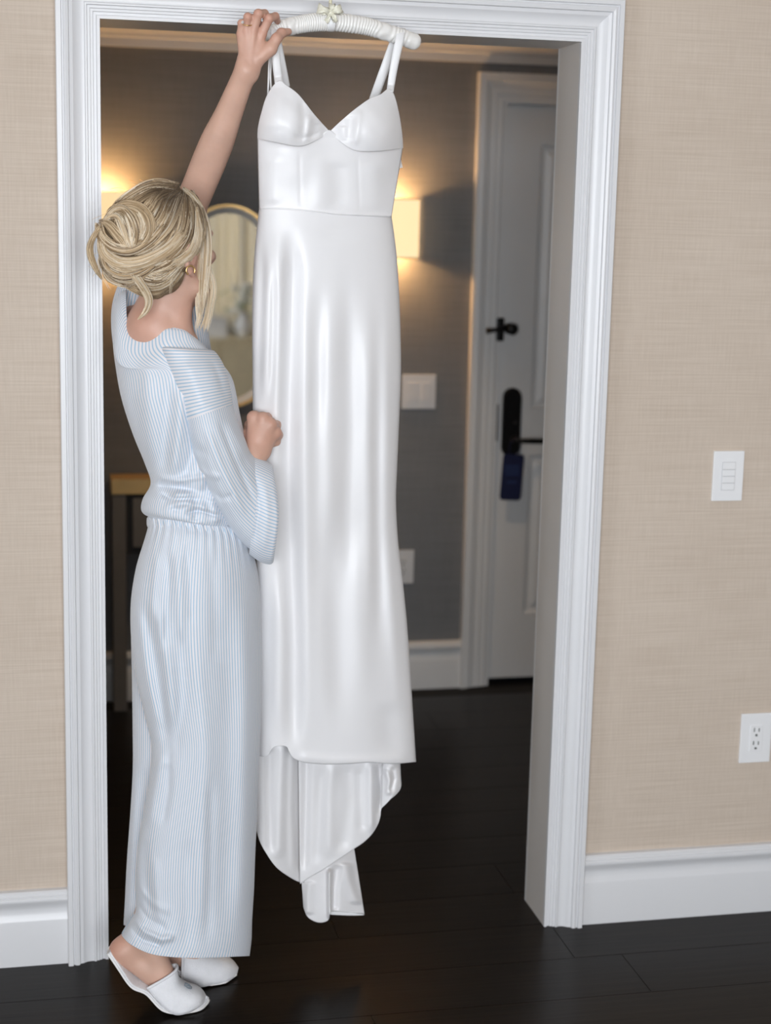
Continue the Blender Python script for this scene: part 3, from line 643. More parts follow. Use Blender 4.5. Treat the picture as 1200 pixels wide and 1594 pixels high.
c1 = Sheet(topL, seamL, cupY, 110, 60)
for f in (([(470, 150), (472, 190), (470, 222)], 5, -.004), ([(482, 178), (480, 200), (476, 222)], 4, .005), ([(493, 190), (488, 205), (482, 218)], 5, -.004), ([(432, 135), (428, 175), (426, 205)], 12, .003)): c1.fold(f[0], f[1]*1.3, f[2]*.8)
c1.fold([(455, 210), (470, 216), (500, 206)], 4, -.003, 'x').noise(.0006, .09, .09, 3).build('cup', M['satin'], dress)
c2 = Sheet(topR, seamR, cupY, 110, 60)
for f in (([(560, 168), (556, 200), (553, 228)], 4, .004), ([(548, 178), (545, 200), (541, 222)], 6, -.005), ([(533, 195), (535, 208), (538, 220)], 5, .003), ([(604, 150), (608, 180), (606, 215)], 10, .002)): c2.fold(f[0], f[1]*1.3, f[2]*.8)
c2.noise(.0006, .09, .09, 4).build('cup', M['satin'], dress)
# midriff: under-bust seam to waist seam, tucked just under the cups, with the low back closing the tube
waist = [(403.5, 325), (435, 325), (465, 327), (500, 330.5), (525, 333.5), (560, 335), (609, 337)]
seam = seamL+seamR[1:]
mf = Sheet([(x, y-2.5) for x, y in seam], [(x, y+1) for x, y in waist], lambda px, py, u, v: bodY(px, py)+.002+.004*np.exp(-((py-215)/12)**2)-.010*np.exp(-(((px-445)/45)**2))*sstep(300, 225, py)-.010*np.exp(-(((px-588)/45)**2))*sstep(305, 235, py), 140, 60)
mf.Q[..., 0] += (np.interp(mf.Q[..., 1], [215, 240, 325], [0, 1.5, 1.5])*(1-2*mf.u))*0
for f in (([(466, 235), (467, 280), (468, 325)], 3.0, -.0009), ([(556, 240), (558, 290), (560, 333)], 3.0, -.0009), ([(525, 250), (527, 300), (526, 330)], 16, -.004), ([(500, 240), (498, 290), (497, 330)], 14, .002), ([(580, 250), (585, 290), (583, 330)], 16, .003), ([(425, 240), (424, 290), (425, 322)], 12, .003)): mf.fold(*f)
mf.noise(.0007, .06, .05, 8).build('midriff', M['satin'], dress)
bk = Sheet([(405, 258), (450, 285), (514, 296), (575, 290), (619, 258)], [(405, 326), (465, 329), (514, 333), (560, 336), (607, 338)], lambda px, py, u, v: DYc(px)+.045*np.clip(1-((px-mid0)/112)**2, 0, 1)**.5, 60, 24)
bk.build('back_panel', M['satin'], dress)
for sgn, q in ((0, ((402.5, 198, 262), (404, 325, 326))), (1, ((626.5, 205, 262), (608, 337, 338)))): pass
# skirt
def sk(y, l, r, d, db=None, dl=0): return dict(front=[(l, y-dl), ((l+r)/2, y+1), (r, y+dl)], back=[(l, y-dl), (r, y+dl)], Y=(DYc(l), DYc(r)), d=d, db=db or d*.75)
rows = [dict(front=waist, back=[waist[0], waist[-1]], Y=(DYc(404), DYc(609)), d=.060, db=.044),
        sk(372, 398.5, 614, .064, .05), sk(410, 395.5, 618, .066, .05), sk(460, 393.5, 621, .068, .052), sk(520, 393, 623, .068, .052), sk(580, 393.5, 623.5, .066, .05),
        sk(650, 394, 621, .064, .05), sk(720, 395, 618, .062, .05), sk(780, 396, 616, .060, .048), sk(840, 398, 619, .058, .048), sk(900, 400, 626, .060, .05), sk(970, 401, 633, .062, .05), sk(1050, 402, 638.5, .064, .05), sk(1120, 402, 643, .066, .05),
        dict(front=[(402, 1176), (411, 1178), (418, 1175), (422, 1167), (429, 1162), (440, 1161), (447, 1163), (451, 1172), (458, 1181), (475, 1187), (505, 1189.5), (540, 1189), (575, 1187), (610, 1189), (647, 1186)], back=[(402, 1174), (647, 1184)], Y=(DYc(402), DYc(647)), d=.068, db=.05)]
skirt = Tube(rows, 300, 260, pw=2.6)
FO = [([(451, 345), (455, 420), (451, 560), (446, 700), (452, 850), (458, 1000), (457, 1100), (455, 1182)], 9, -.020, .12), ([(434, 345), (434, 480), (432, 620), (434, 760)], 8, .012, .2), ([(420, 370), (416, 500), (412, 640)], 6, .010, .25), ([(426, 400), (425, 520), (421, 640)], 4, -.006, .3),
      ([(404, 340), (409, 430), (405, 560), (402, 650)], 5, -.006, .3), ([(476, 430), (475, 620), (476, 820), (474, 1000), (478, 1184)], 9, .010, .25), ([(497, 420), (497, 560), (495, 700)], 10, -.007, .35), ([(511, 430), (510, 620), (512, 760), (508, 900)], 9, .008, .3),
      ([(540, 400), (543, 520), (545, 660), (541, 800), (545, 960)], 9, -.010, .3), ([(572, 440), (574, 620), (576, 800), (578, 1000)], 8, .010, .3), ([(588, 560), (586, 720), (588, 880), (592, 1050)], 8, -.009, .3), ([(603, 420), (601, 640), (600, 820), (612, 980), (622, 1150)], 7, .009, .3),
      ([(525, 760), (522, 900), (526, 1040), (532, 1170)], 13, -.007, .35), ([(498, 860), (497, 1000), (502, 1150)], 12, .005, .35), ([(556, 800), (560, 960), (566, 1120)], 12, .007, .35), ([(436, 880), (437, 1000), (434, 1100), (436, 1170)], 10, .010, .3), ([(416, 900), (416, 1020), (415, 1150)], 7, -.006, .3),
      ([(603, 1090), (606, 1140), (610, 1186)], 14, -.008, .3), ([(520, 345), (522, 380)], 18, -.002, .4)]
for f in FO: skirt.fold(f[0], f[1]*1.5, f[2]*.95, soft=f[3])
skirt.fold([(460, 1178), (520, 1184), (640, 1182)], 7, .004, 'x', soft=.1).noise(.0010, .02, .012, 5)
skirt.build('skirt', M['satin'], dress, thick=.0014)
# stitched waist seam and under-bust seam piping
def piping(curve, Yf, r, name='seam'):
    q = resample(curve, 60); MB().tube(P(q[:, 0], q[:, 1], Yf(q[:, 0], q[:, 1])), r, 6).build(name, M['satin'], dress, True)
piping([(x, y-.5) for x, y in waist], lambda x, y: bodY(x, y)-.0005, .0016)
# train: the longer back of the skirt falling behind the front hem
trY = lambda k: (lambda px, py, u, v: DYc(px)+k+.010*np.sin(u*9+1)*v)
tr = Sheet([(400, 1130), (420, 1128), (445, 1128), (475, 1130)], [(399, 1290), (405, 1311), (416, 1331), (430, 1350), (447, 1363), (463, 1372), (473, 1374)], lambda px, py, u, v: DYc(px)+.020-.030*np.sin(u*math.pi)**1.0*(.5+.5*v)+.012*u, 70, 90)
for f in (([(468, 1150), (468, 1260), (469, 1370)], 4, -.010), ([(440, 1150), (437, 1250), (434, 1340)], 8, .008), ([(420, 1160), (419, 1230), (421, 1330)], 7, -.007), ([(455, 1150), (452, 1260), (455, 1360)], 5, .004)): tr.fold(*f, soft=.1)
tr.noise(.0008, .05, .02, 2).build('train', M['satin'], dress)
tr2 = Sheet([(464, 1130), (510, 1132), (560, 1132), (622, 1130)], [(467, 1376), (485, 1364), (503, 1354), (522, 1341), (537, 1331), (550, 1322), (566, 1311), (579, 1298), (588, 1283), (592, 1270), (594, 1258), (604, 1247), (617, 1236), (624, 1224), (623, 1205)], lambda px, py, u, v: DYc(px)+.016-.030*np.sin(np.clip((px-460)/165, 0, 1)*math.pi)**.8*(.4+.6*v), 150, 110)
for f in (([(478, 1150), (476, 1250), (474, 1360)], 6, -.010), ([(520, 1180), (513, 1240), (512, 1340)], 9, .006), ([(538, 1185), (545, 1240), (530, 1330)], 12, -.006), ([(577, 1180), (577, 1240), (578, 1300)], 6, .010), ([(590, 1185), (592, 1230), (590, 1270)], 4, -.009), ([(500, 1190), (497, 1260), (492, 1350)], 8, -.004), ([(560, 1190), (560, 1240), (562, 1300)], 7, -.005)): tr2.fold(*f, soft=.15)
tr2.fold([(598, 1205), (606, 1220), (612, 1232)], 5, .008).noise(.0009, .05, .03, 6).build('train', M['satin'], dress)
# folded curl at the right of the train
cu = Sheet([(596, 1188), (607, 1187), (621, 1189)], [(594, 1258), (606, 1246), (624, 1222)], lambda px, py, u, v: DYc(px)-.022-.016*np.sin(u*math.pi), 40, 50)
cu.fold([(600, 1195), (606, 1216), (604, 1240)], 4, .008).fold([(611, 1192), (613, 1212), (607, 1235)], 4, -.008).build('train_curl', M['satin'], dress)
# tail of the train: two soft pleats
tl = Sheet([(468, 1350), (500, 1345), (530, 1322), (549, 1308)], [(472.5, 1412), (478, 1426), (487, 1433), (497, 1436), (507, 1434.5), (512, 1430), (514, 1421), (520, 1418), (545, 1421), (567, 1423)], lambda px, py, u, v: DYc(px)+.040-.020*np.sin(u*math.pi)+.0*v, 140, 70)
for f in (([(513, 1350), (513, 1390), (513.5, 1432)], 3.5, .020), ([(497, 1360), (495, 1395), (494, 1434)], 10, -.0), ([(525, 1345), (520, 1385), (519, 1420)], 6, -.012), ([(537, 1340), (541, 1370), (556, 1410)], 9, .010), ([(483, 1370), (480, 1395), (480, 1425)], 7, .006)): tl.fold(*f, soft=.12)
tl.build('train_tail', M['satin'], dress)
th_ = Sheet([(513, 1418.5), (530, 1419), (548, 1421), (567, 1423.5)], [(514, 1423.5), (530, 1424.5), (548, 1425), (566, 1424.5)], lambda px, py, u, v: DYc(px)+.028+.0*v, 30, 6)
th_.build('train_hem', M['satinstrap'], dress)
# straps: each passes over the hanger
def strap(pts, Ys, w0, w1, name='strap'):
    q = resample(pts, 40); n = 40; Yv = np.interp(np.linspace(0, 1, n), np.linspace(0, 1, len(Ys)), Ys); wv = np.linspace(w0, w1, n)/2
    T = np.gradient(q, axis=0); T /= np.linalg.norm(T, axis=1)[:, None]; N2 = np.stack([-T[:, 1], T[:, 0]], 1); V = []
    for k in range(5):
        s_ = (k/4-.5)*2; V.append(P(q[:, 0]+N2[:, 0]*s_*wv, q[:, 1]+N2[:, 1]*s_*wv, Yv-.0012*(1-s_*s_)))
    V = np.stack(V, 1); return solid(mk(name, V.reshape(-1, 3), grid_faces(n, 5), M['satinstrap'], dress), .0012)
h1, h2 = HY(428), HY(625)
FS_ = [-.018, -.0215, -.0225, -.023, -.0235, -.0235, -.0235, -.0225, -.017, -.003]; BS_ = [.05, .043, .036, .03, .026, .0245, .024, .024, .0225, .017, .003]
strap([(434, 129), (431, 105), (429, 80), (427, 58), (427, 44), (428, 40)], [bodY(434, 140)-.004]+[h1+k for k in FS_], 13, 13)
strap([(446, 136), (441, 110), (435, 80), (431, 60), (428, 44), (428, 40)], [h1+k for k in BS_], 11, 12)
strap([(607, 142), (612, 110), (618, 80), (622, 62), (624, 50), (625, 44)], [bodY(607, 150)-.004]+[h2+k for k in FS_], 11, 14)
strap([(581, 156), (592, 125), (604, 92), (612, 70), (620, 52), (625, 44)], [h2+k for k in BS_], 14, 14)
strap([(406, 262), (425, 195), (446, 136)], [DYc(406)+.004, h1+.045, h1+.05], 10, 11, 'back_strap'); strap([(622, 262), (606, 205), (581, 156)], [DYc(622)+.004, h2+.045, h2+.05], 10, 14, 'back_strap')
for xs in ((417, 419), (423, 422)): strap([(xs[0], 150), (xs[1]-1, 120), (xs[1], 98), (424, 62)], [h1+.012, h1+.014, h1+.016, h1+.0195], 2.4, 2.4, 'hanging_loop')
# side panels closing the bodice between cup, midriff and back
for l, (fr, bk_) in enumerate((([(403, 202), (404.5, 262), (405, 326)], 1), ([(625, 208), (619.5, 262), (607.5, 338)], -1))):
    q = resample(fr, 30); V = []
    for k in range(5): V.append(P(q[:, 0]+bk_*k*.6, q[:, 1], DYc(q[:, 0])-.002+.004*k))
    V = np.stack(V, 1); solid(mk('side_panel', V.reshape(-1, 3), grid_faces(30, 5), M['satin'], dress), .0012)
# ---------------------------------------------------------------- the woman: one continuous body grown from a distance field
woman = thing('person', (.13, -.24, 0), 'woman with a blond updo in blue striped pyjamas reaching up to hold the hanger', 'person')
G0 = np.array([-.07, -.46, -.005]); GS = .0024; GN = (((np.array([.46, .06, 2.10])-G0)/GS).astype(int)+2)
FLD = np.full(GN, .05, np.float32)
def _blk(lo, hi):
    a = np.maximum(((np.array(lo)-G0)/GS).astype(int), 0); b_ = np.minimum(((np.array(hi)-G0)/GS).astype(int)+2, GN)
    ax = [G0[i]+GS*np.arange(a[i], b_[i], dtype=np.float32) for i in range(3)]
    return tuple(slice(a[i], b_[i]) for i in range(3)), ax[0][:, None, None].astype(np.float32), ax[1][None, :, None].astype(np.float32), ax[2][None, None, :].astype(np.float32)
def _mix(sl, d, k, sub=False):
    f = FLD[sl]
    if sub: d = -d; h = np.clip(.5-.5*(f-d)/k, 0, 1); FLD[sl] = f*(1-h)+d*h+k*h*(1-h)
    else: h = np.clip(.5+.5*(f-d)/k, 0, 1); FLD[sl] = f*(1-h)+d*h-k*h*(1-h)
def cap(a, b_, ra, rb=None, k=.012, sub=False):
    a = np.asarray(a, float); b_ = np.asarray(b_, float); rb = ra if rb is None else rb; m = max(ra, rb)+.04
    sl, x, y, z = _blk(np.minimum(a, b_)-m, np.maximum(a, b_)+m); ba = (b_-a); q = ba@ba+1e-9
    h = np.clip(((x-a[0])*ba[0]+(y-a[1])*ba[1]+(z-a[2])*ba[2])/q, 0, 1)
    d = np.sqrt((x-a[0]-h*ba[0])**2+(y-a[1]-h*ba[1])**2+(z-a[2]-h*ba[2])**2)-(ra+(rb-ra)*h)
    _mix(sl, d.astype(np.float32), k, sub)
def chain(pts, rads, k=.012):
    for i in range(len(pts)-1): cap(pts[i], pts[i+1], rads[i], rads[i+1], k)
def ell(c, r, axes=None, k=.012, sub=False):
    c = np.asarray(c, float); r = np.asarray(r, float); A = np.eye(3) if axes is None else np.asarray(axes); m = r.max()+.04
    sl, x, y, z = _blk(c-m, c+m); u = [((x-c[0])*A[i][0]+(y-c[1])*A[i][1]+(z-c[2])*A[i][2]) for i in range(3)]
    k0 = np.sqrt(sum((u[i]/r[i])**2 for i in range(3))); k1 = np.sqrt(sum((u[i]/r[i]**2)**2 for i in range(3)))+1e-6
    _mix(sl, (k0*(k0-1)/k1).astype(np.float32), k, sub)
def pt(x, y, Y): return P(x, y, Y)
# torso, neck, shoulders
ell(pt(302, 900, -.205), (.085, .078, .11), k=.03); cap(pt(300, 800, -.205), pt(292, 690, -.205), .060, .062, .02); cap(pt(292, 690, -.205), pt(264, 570, -.20), .062, .056, .02)
nb, nt_ = pt(252, 512, -.19), pt(266, 425, -.215)
cap(nb, nt_, .052, .049, .02)
cap(nb, pt(300, 574, -.240), .048, .034, .02); cap(nb, pt(214, 512, -.125), .050, .042, .03)
cap(pt(240, 512, -.215), pt(278, 545, -.228), .044, .038, .025); cap(pt(225, 520, -.19), pt(258, 470, -.20), .040, .040, .03)
cap(pt(278, 520, -.222), pt(289, 428, -.255), .016, .017, .02)                       # neck muscle below the ear
# raised left arm
sh, el, wr = pt(222, 508, -.105), pt(296, 322, -.075), pt(385, 116, -.205)
chain([sh, sh*.45+el*.55, el], [.046, .042, .036], .025)
e1 = el*.80+wr*.20; e2 = el*.5+wr*.5
def fa(x, y): k = (322-y)/206.0; return pt(x, y, -.075*(1-k)-.205*k)
aq = resample([el, fa(312, 284), fa(323, 257), fa(337, 223), fa(354, 182), fa(371, 139), fa(383, 110)], 26); chain(aq, np.interp(np.linspace(0, 1, 26), [0, .18, .33, .50, .68, .87, 1], [.0338, .0338, .0345, .0335, .0275, .0235, .0222]), .001)
cap(pt(380, 115, -.208), pt(379, 92, -.213), .0135, .0125, .012); cap(pt(391, 115, -.208), pt(399, 92, -.213), .0145, .0145, .012)
# left hand, back towards the room, fingers over the hanger
mc4 = [pt(407, 53, -.214), pt(394, 47, -.218), pt(383, 48, -.216), pt(374.5, 53, -.211)]
for i, m_ in enumerate(mc4):
    cap(pt(395-4.4*i, 100, -.213), m_, .0112, (.0098, .0098, .0090, .0082)[i], .0042)
cap(pt(388, 88, -.206), pt(393, 66, -.206), .013, .011, .012)
fing = [
    ([mc4[0], pt(418.5, 29, -.224), pt(428.5, 25.5, -.205), pt(432, 33, -.184)], (.0092, .0086, .0080, .0066)),
    ([mc4[1], pt(402, 21.5, -.229), pt(412, 21, -.203), pt(415, 31, -.178)], (.0090, .0087, .0080, .0066)),
    ([mc4[2], pt(385.5, 26.5, -.228), pt(397, 28, -.200), pt(405, 39, -.176)], (.0082, .0078, .0073, .0062)),
    ([mc4[3], pt(375.5, 36, -.219), pt(385, 36, -.194), pt(395, 46, -.176)], (.0074, .0068, .0064, .0056))]
for q, r_ in fing:
    chain(q, r_, .0022); cap(q[1], q[1]+.0002, r_[1]*1.07, None, .002); cap(q[0]+np.array([0, -.002, 0]), q[0]+.0002, r_[0]*1.02, None, .004)
thm = [pt(401, 92, -.214), pt(421, 76, -.222), pt(430.5, 60, -.222), pt(438, 51.5, -.212), pt(449, 49.5, -.200)]
chain(thm, (.0145, .0125, .0100, .0092, .0070), .005); cap(pt(405, 78, -.213), pt(414, 78, -.217), .011, .0105, .010)
for m_ in mc4: cap(m_*.94+pt(391, 100, -.22)*.06+np.array([0, -.0045, 0]), pt(390, 98, -.222), .0042, .0030, .006)   # tendons
# right arm: upper arm inside the sleeve, forearm up to the fist that gathers the dress
sr, er, wr2 = pt(304, 588, -.250), pt(366, 778, -.272), pt(399, 706, -.238)
chain([sr, sr*.5+er*.5, er], [.035, .034, .028], .015); chain([er, er*.55+wr2*.45, wr2], [.028, .028, .0222], .015)
cap(pt(393, 704, -.238), pt(407, 702, -.234), .0185, .0185, .012)
mr = [pt(394.5, 650, -.222), pt(409, 652, -.232), pt(421, 661, -.234), pt(429, 674, -.228)]
for i, m_ in enumerate(mr): cap(pt(394+4.8*i, 693+1.5*i, -.233), m_, .0155, (.0125, .0125, .0118, .0105)[i], .012)
cap(pt(404, 680, -.228), pt(412, 668, -.226), .018, .016, .015)
for q, r_ in (([mr[0], pt(397, 647, -.190), pt(404, 664, -.176), pt(404, 676, -.190)], (.0112, .0095, .0085, .007)), ([mr[1], pt(416, 650, -.196), pt(420, 666, -.178), pt(414, 678, -.190)], (.0114, .0096, .0086, .007)),
              ([mr[2], pt(430, 661, -.198), pt(432, 676, -.180), pt(422, 685, -.190)], (.0108, .0092, .0082, .0068)), ([mr[3], pt(433, 677, -.206), pt(430, 688, -.196), pt(422, 692, -.200)], (.0102, .0092, .0080, .007))):
    chain(q, r_, .005); cap(q[0], q[0]+.001, r_[0]*1.06, None, .006)
chain([pt(391, 693, -.226), pt(385, 676, -.212), pt(388, 662, -.190), pt(398, 655, -.180)], (.014, .0115, .0098, .0075), .006)
# legs and feet
for hip, kn, an, hl, ba, to in ((pt(312, 925, -.240), pt(306, 1190, -.240), pt(224, 1452, -.238), pt(192, 1480, -.236), np.array([.128, -.262, .032]), np.array([.160, -.264, .022])),
                                (pt(300, 915, -.160), pt(300, 1190, -.175), pt(270, 1455, -.160), pt(252, 1475, -.160), np.array([.205, -.146, .032]), np.array([.236, -.140, .022]))):
    chain([hip, kn, an], [.068, .044, .031], .02); cap(kn*.78+an*.22, kn*.5+an*.5, .044, .037, .02)
    cap(an, hl, .030, .026, .02); cap(hl, hl*.4+ba*.6, .025, .022, .02); cap(an*.9+ba*.1, ba, .027, .018, .02)
    dv = to-ba; lat = np.array([-dv[1], dv[0], 0]); lat /= np.linalg.norm(lat)
    for j in range(5):
        o_ = (j-2)*.0145; b0 = ba+lat*o_+np.array([0, 0, -.006]); cap(ba+lat*o_*.8+np.array([0, 0, -.004]), b0+dv*(1-.11*abs(j-1.4)), .0105, .0078, .005)
# head
AL, BE = R(42), R(8); hf = np.array([math.cos(AL)*math.cos(BE), math.sin(AL)*math.cos(BE), math.sin(BE)]); hl_ = np.array([-math.sin(AL), math.cos(AL), 0]); hu = np.cross(hf, hl_)
HC = pt(260, 388, -.222); HA = np.array([hf, hl_, hu])
def hp(f, l, u): return HC+hf*f+hl_*l+hu*u
ell(hp(-.004, 0, .030), (.096, .074, .086), HA, .02); ell(hp(.035, 0, -.035), (.058, .056, .078), HA, .02); cap(hp(.072, -.012, -.100), hp(.072, .012, -.100), .019, None, .02)
cap(hp(.012, -.054, -.075), hp(.066, -.014, -.102), .014, .014, .02); cap(hp(.012, .054, -.075), hp(.066, .014, -.102), .014, .014, .02)
cap(hp(.090, 0, .012), hp(.112, 0, -.028), .006, .0095, .008); cap(hp(.101, -.011, -.032), hp(.101, .011, -.032), .007, None, .006)
for s_ in (-1, 1):
    cap(hp(.088, s_*.012, .022), hp(.076, s_*.046, .022), .009, .008, .012); ell(hp(.092, s_*.031, .004), (.012, .016, .010), HA, .008, True)
    cap(hp(.078, s_*.040, -.024), hp(.062, s_*.052, -.020), .013, .012, .015)
cap(hp(.091, -.014, -.060), hp(.091, .014, -.060), .0070, None, .006); cap(hp(.088, -.012, -.071), hp(.088, .012, -.071), .0075, None, .006)
# ears: rim, inner bowl and lobe
for s_ in (-1, 1):
    c0 = (-.017, s_*.074, -.017)
    rim = [(.006, .000, -.012), (.010, .004*1, .006), (.004, .008, .024), (-.012, .011, .030), (-.022, .012, .016), (-.020, .010, -.004), (-.010, .006, -.020), (.000, .003, -.028)]
    q = [hp(c0[0]+a, c0[1]+s_*b_, c0[2]+c) for a, b_, c in rim]
    chain(q, [.0045, .004, .0042, .0044, .0046, .0048, .0062, .0055], .004); cap(hp(c0[0]-.006, c0[1]+s_*.001, c0[2]+.010), hp(c0[0]-.006, c0[1], c0[2]-.012), .0125, .009, .006)
    cap(hp(c0[0]-.004, c0[1]+s_*.012, c0[2]+.004), hp(c0[0]-.001, c0[1]+s_*.012, c0[2]-.006), .0065, .005, .004, True)
def surface_net(Fd):
    s = Fd < 0; n = np.array(Fd.shape)-1
    cnt = np.zeros(n, np.uint8)
    offs = [(i, j, k) for i in (0, 1) for j in (0, 1) for k in (0, 1)]
    for i, j, k in offs: cnt += s[i:i+n[0], j:j+n[1], k:k+n[2]]
    act = (cnt > 0) & (cnt < 8); idx = np.argwhere(act); vid = np.full(n, -1, np.int32); vid[act] = np.arange(len(idx))
    acc = np.zeros((len(idx), 3)); w_ = np.zeros(len(idx)); cor = {o_: Fd[idx[:, 0]+o_[0], idx[:, 1]+o_[1], idx[:, 2]+o_[2]] for o_ in offs}
    for a in offs:
        for ax in range(3):
            if a[ax]: continue
            b_ = tuple(1 if t == ax else a[t] for t in range(3)); fa, fb = cor[a], cor[b_]; cr = (fa < 0) != (fb < 0)
            t = np.where(cr, fa/(fa-fb+1e-12), 0)[:, None]; p = np.array(a)+(np.array(b_)-np.array(a))*t
            acc += p*cr[:, None]; w_ += cr
    V = idx+acc/w_[:, None]; Fs = []
    for ax in range(3):
        u, v = (ax+1) % 3, (ax+2) % 3
        sl0 = [slice(1, None)]*3; sl0[ax] = slice(0, -1); sl1 = [slice(1, None)]*3; sl1[ax] = slice(1, None)
        cr = s[:-1, :-1, :-1].copy(); nx = np.roll(s, -1, ax)[:-1, :-1, :-1]; cr = cr != nx
        E = np.argwhere(cr); E = E[(E[:, u] > 0) & (E[:, v] > 0)]
        du = np.zeros(3, int); du[u] = 1; dv = np.zeros(3, int); dv[v] = 1
        q = [vid[tuple((E-a-b_).T)] for a, b_ in ((0*du, 0*dv), (du, 0*dv), (du, dv), (0*du, dv))]
        q = np.stack(q, 1); fl = s[tuple(E.T)]; q[~fl] = q[~fl][:, ::-1]; q = q[(q >= 0).all(1)]; Fs.append(q)
    return V*GS+G0, np.concatenate(Fs)
V, Fc = surface_net(FLD)
def np_mesh(name, V, Fq, m, parent):
    V = V-BASE[parent.name]; me = bpy.data.meshes.new(name); me.vertices.add(len(V)); me.vertices.foreach_set('co', V.astype(np.float32).ravel())
    k = Fq.shape[1]; me.loops.add(len(Fq)*k); me.loops.foreach_set('vertex_index', Fq.astype(np.int32).ravel()); me.polygons.add(len(Fq)); me.polygons.foreach_set('loop_start', np.arange(0, len(Fq)*k, k, dtype=np.int32))
    me.polygons.foreach_set('use_smooth', np.ones(len(Fq), bool)); me.update(calc_edges=True); me.validate()
    o = bpy.data.objects.new(name, me); COL.objects.link(o); me.materials.append(m); BASE[o.name] = BASE[parent.name]; o.parent = parent; return o
body = np_mesh('body', V, Fc, M['skin'], woman)
bl_ = np.zeros(len(V))
for c_, r_, a_ in [(p_, .016, .55) for q, _ in fing for p_ in q]+[(p_, .014, .55) for p_ in thm[2:]]+[(p_, .016, .6) for p_ in mr]+[(pt(404, 680, -.228), .05, .35), (pt(392, 78, -.214), .05, .25), (hp(-.016, -.078, -.03), .022, .6), (pt(178, 1475, -.236), .035, .6), (pt(235, 505, -.215), .06, .5), (pt(275, 480, -.22), .05, .4)]:
    bl_ = np.maximum(bl_, a_*np.exp(-((V-c_)**2).sum(1)/r_**2))
at_ = body.data.attributes.new('blush', 'FLOAT', 'POINT'); vv = np.empty(len(body.data.vertices)*3, np.float32); at_.data.foreach_set('value', bl_.astype(np.float32)[:len(body.data.vertices)])
del FLD
for s_ in (-1, 1):
    e = MB().lathe(hp(.072, s_*.031, .004), hf, [(.002, -.0118), (.0085, -.0085), (.0118, -.001), (.0112, .004), (.0085, .0085), (.0045, .011), (.001, .0119)], 16).build('eye', M['eye'], woman, True)
    MB().lathe(hp(.0815, s_*.031, .004), hf, [(.0058, 0), (.0058, .0012), (.004, .0026), (.001, .0030)], 14).build('iris', M['iris'], e, True)
MB().tube([hp(.0935, -.021, -.063), hp(.0985, -.008, -.060), hp(.099, 0, -.061), hp(.0985, .008, -.060), hp(.0935, .021, -.063)], [.001, .0032, .003, .0032, .001], 8).tube([hp(.092, -.019, -.066), hp(.0975, 0, -.071), hp(.092, .019, -.066)], [.001, .0042, .001], 8).build('lips', M['lip'], woman, True)
def nail(c, d, nrm, ln, wd):
    d = np.asarray(d, float); d /= np.linalg.norm(d); nrm = np.asarray(nrm, float); nrm = nrm-d*(nrm@d); nrm /= np.linalg.norm(nrm); sd = np.cross(d, nrm); V = []
    for i in range(7):
        s_ = i/6; w_ = wd*(.75+.25*math.sin(math.pi*min(1, s_*1.3)) if s_ < .8 else .75*math.sqrt(max(0.02, 1-((s_-.8)/.22)**2)))
        for k in range(7): a = (k/6-.5)*2; V.append(c+d*ln*(s_-.5)+sd*w_*a+nrm*(-.35*wd*a*a))
    solid(mk('fingernail', V, grid_faces(7, 7), M['nail'], woman), .0006)
nail(thm[4]+np.array([0, -.0062, .0018]), thm[4]-thm[3], (0, -1, .25), .011, .0044)
nail(fing[0][0][2]*.45+fing[0][0][3]*.55+np.array([.0066, -.0018, .002]), fing[0][0][3]-fing[0][0][2], (1, -.25, .3), .010, .0042)
# jewellery
def torus(name, c, ax, r_, t_, m, arc=(0, 360), parent=woman):
    c = np.asarray(c, float); ax = np.asarray(ax, float); ax /= np.linalg.norm(ax); a = np.cross(ax, (0, 0, 1)); a /= np.linalg.norm(a); b_ = np.cross(a, ax)
    q = [c+r_*(math.cos(R(t))*a+math.sin(R(t))*b_) for t in np.linspace(arc[0], arc[1], 40)]; return MB().tube(q, t_, 8).build(name, m, parent, True)
rc = fing[2][0][0]*.48+fing[2][0][1]*.52
rn = torus('finger_ring', rc, fing[2][0][1]-fing[2][0][0], .0102, .0011, M['gold'])
MB().lathe(rc+np.array([-.0085, -.0085, .001]), (-.7, -.7, 0), [(.0016, -.001), (.0034, .0016), (.0026, .0030), (.001, .0032)], 8).build('diamond', M['diamond'], rn)
ear = hp(-.016, -.080, -.055)
torus('hoop_earring', pt(296.5, 421, ear[1]-.022), (.25, -1, 0), .0088, .0017, M['gold'], (-60, 215))
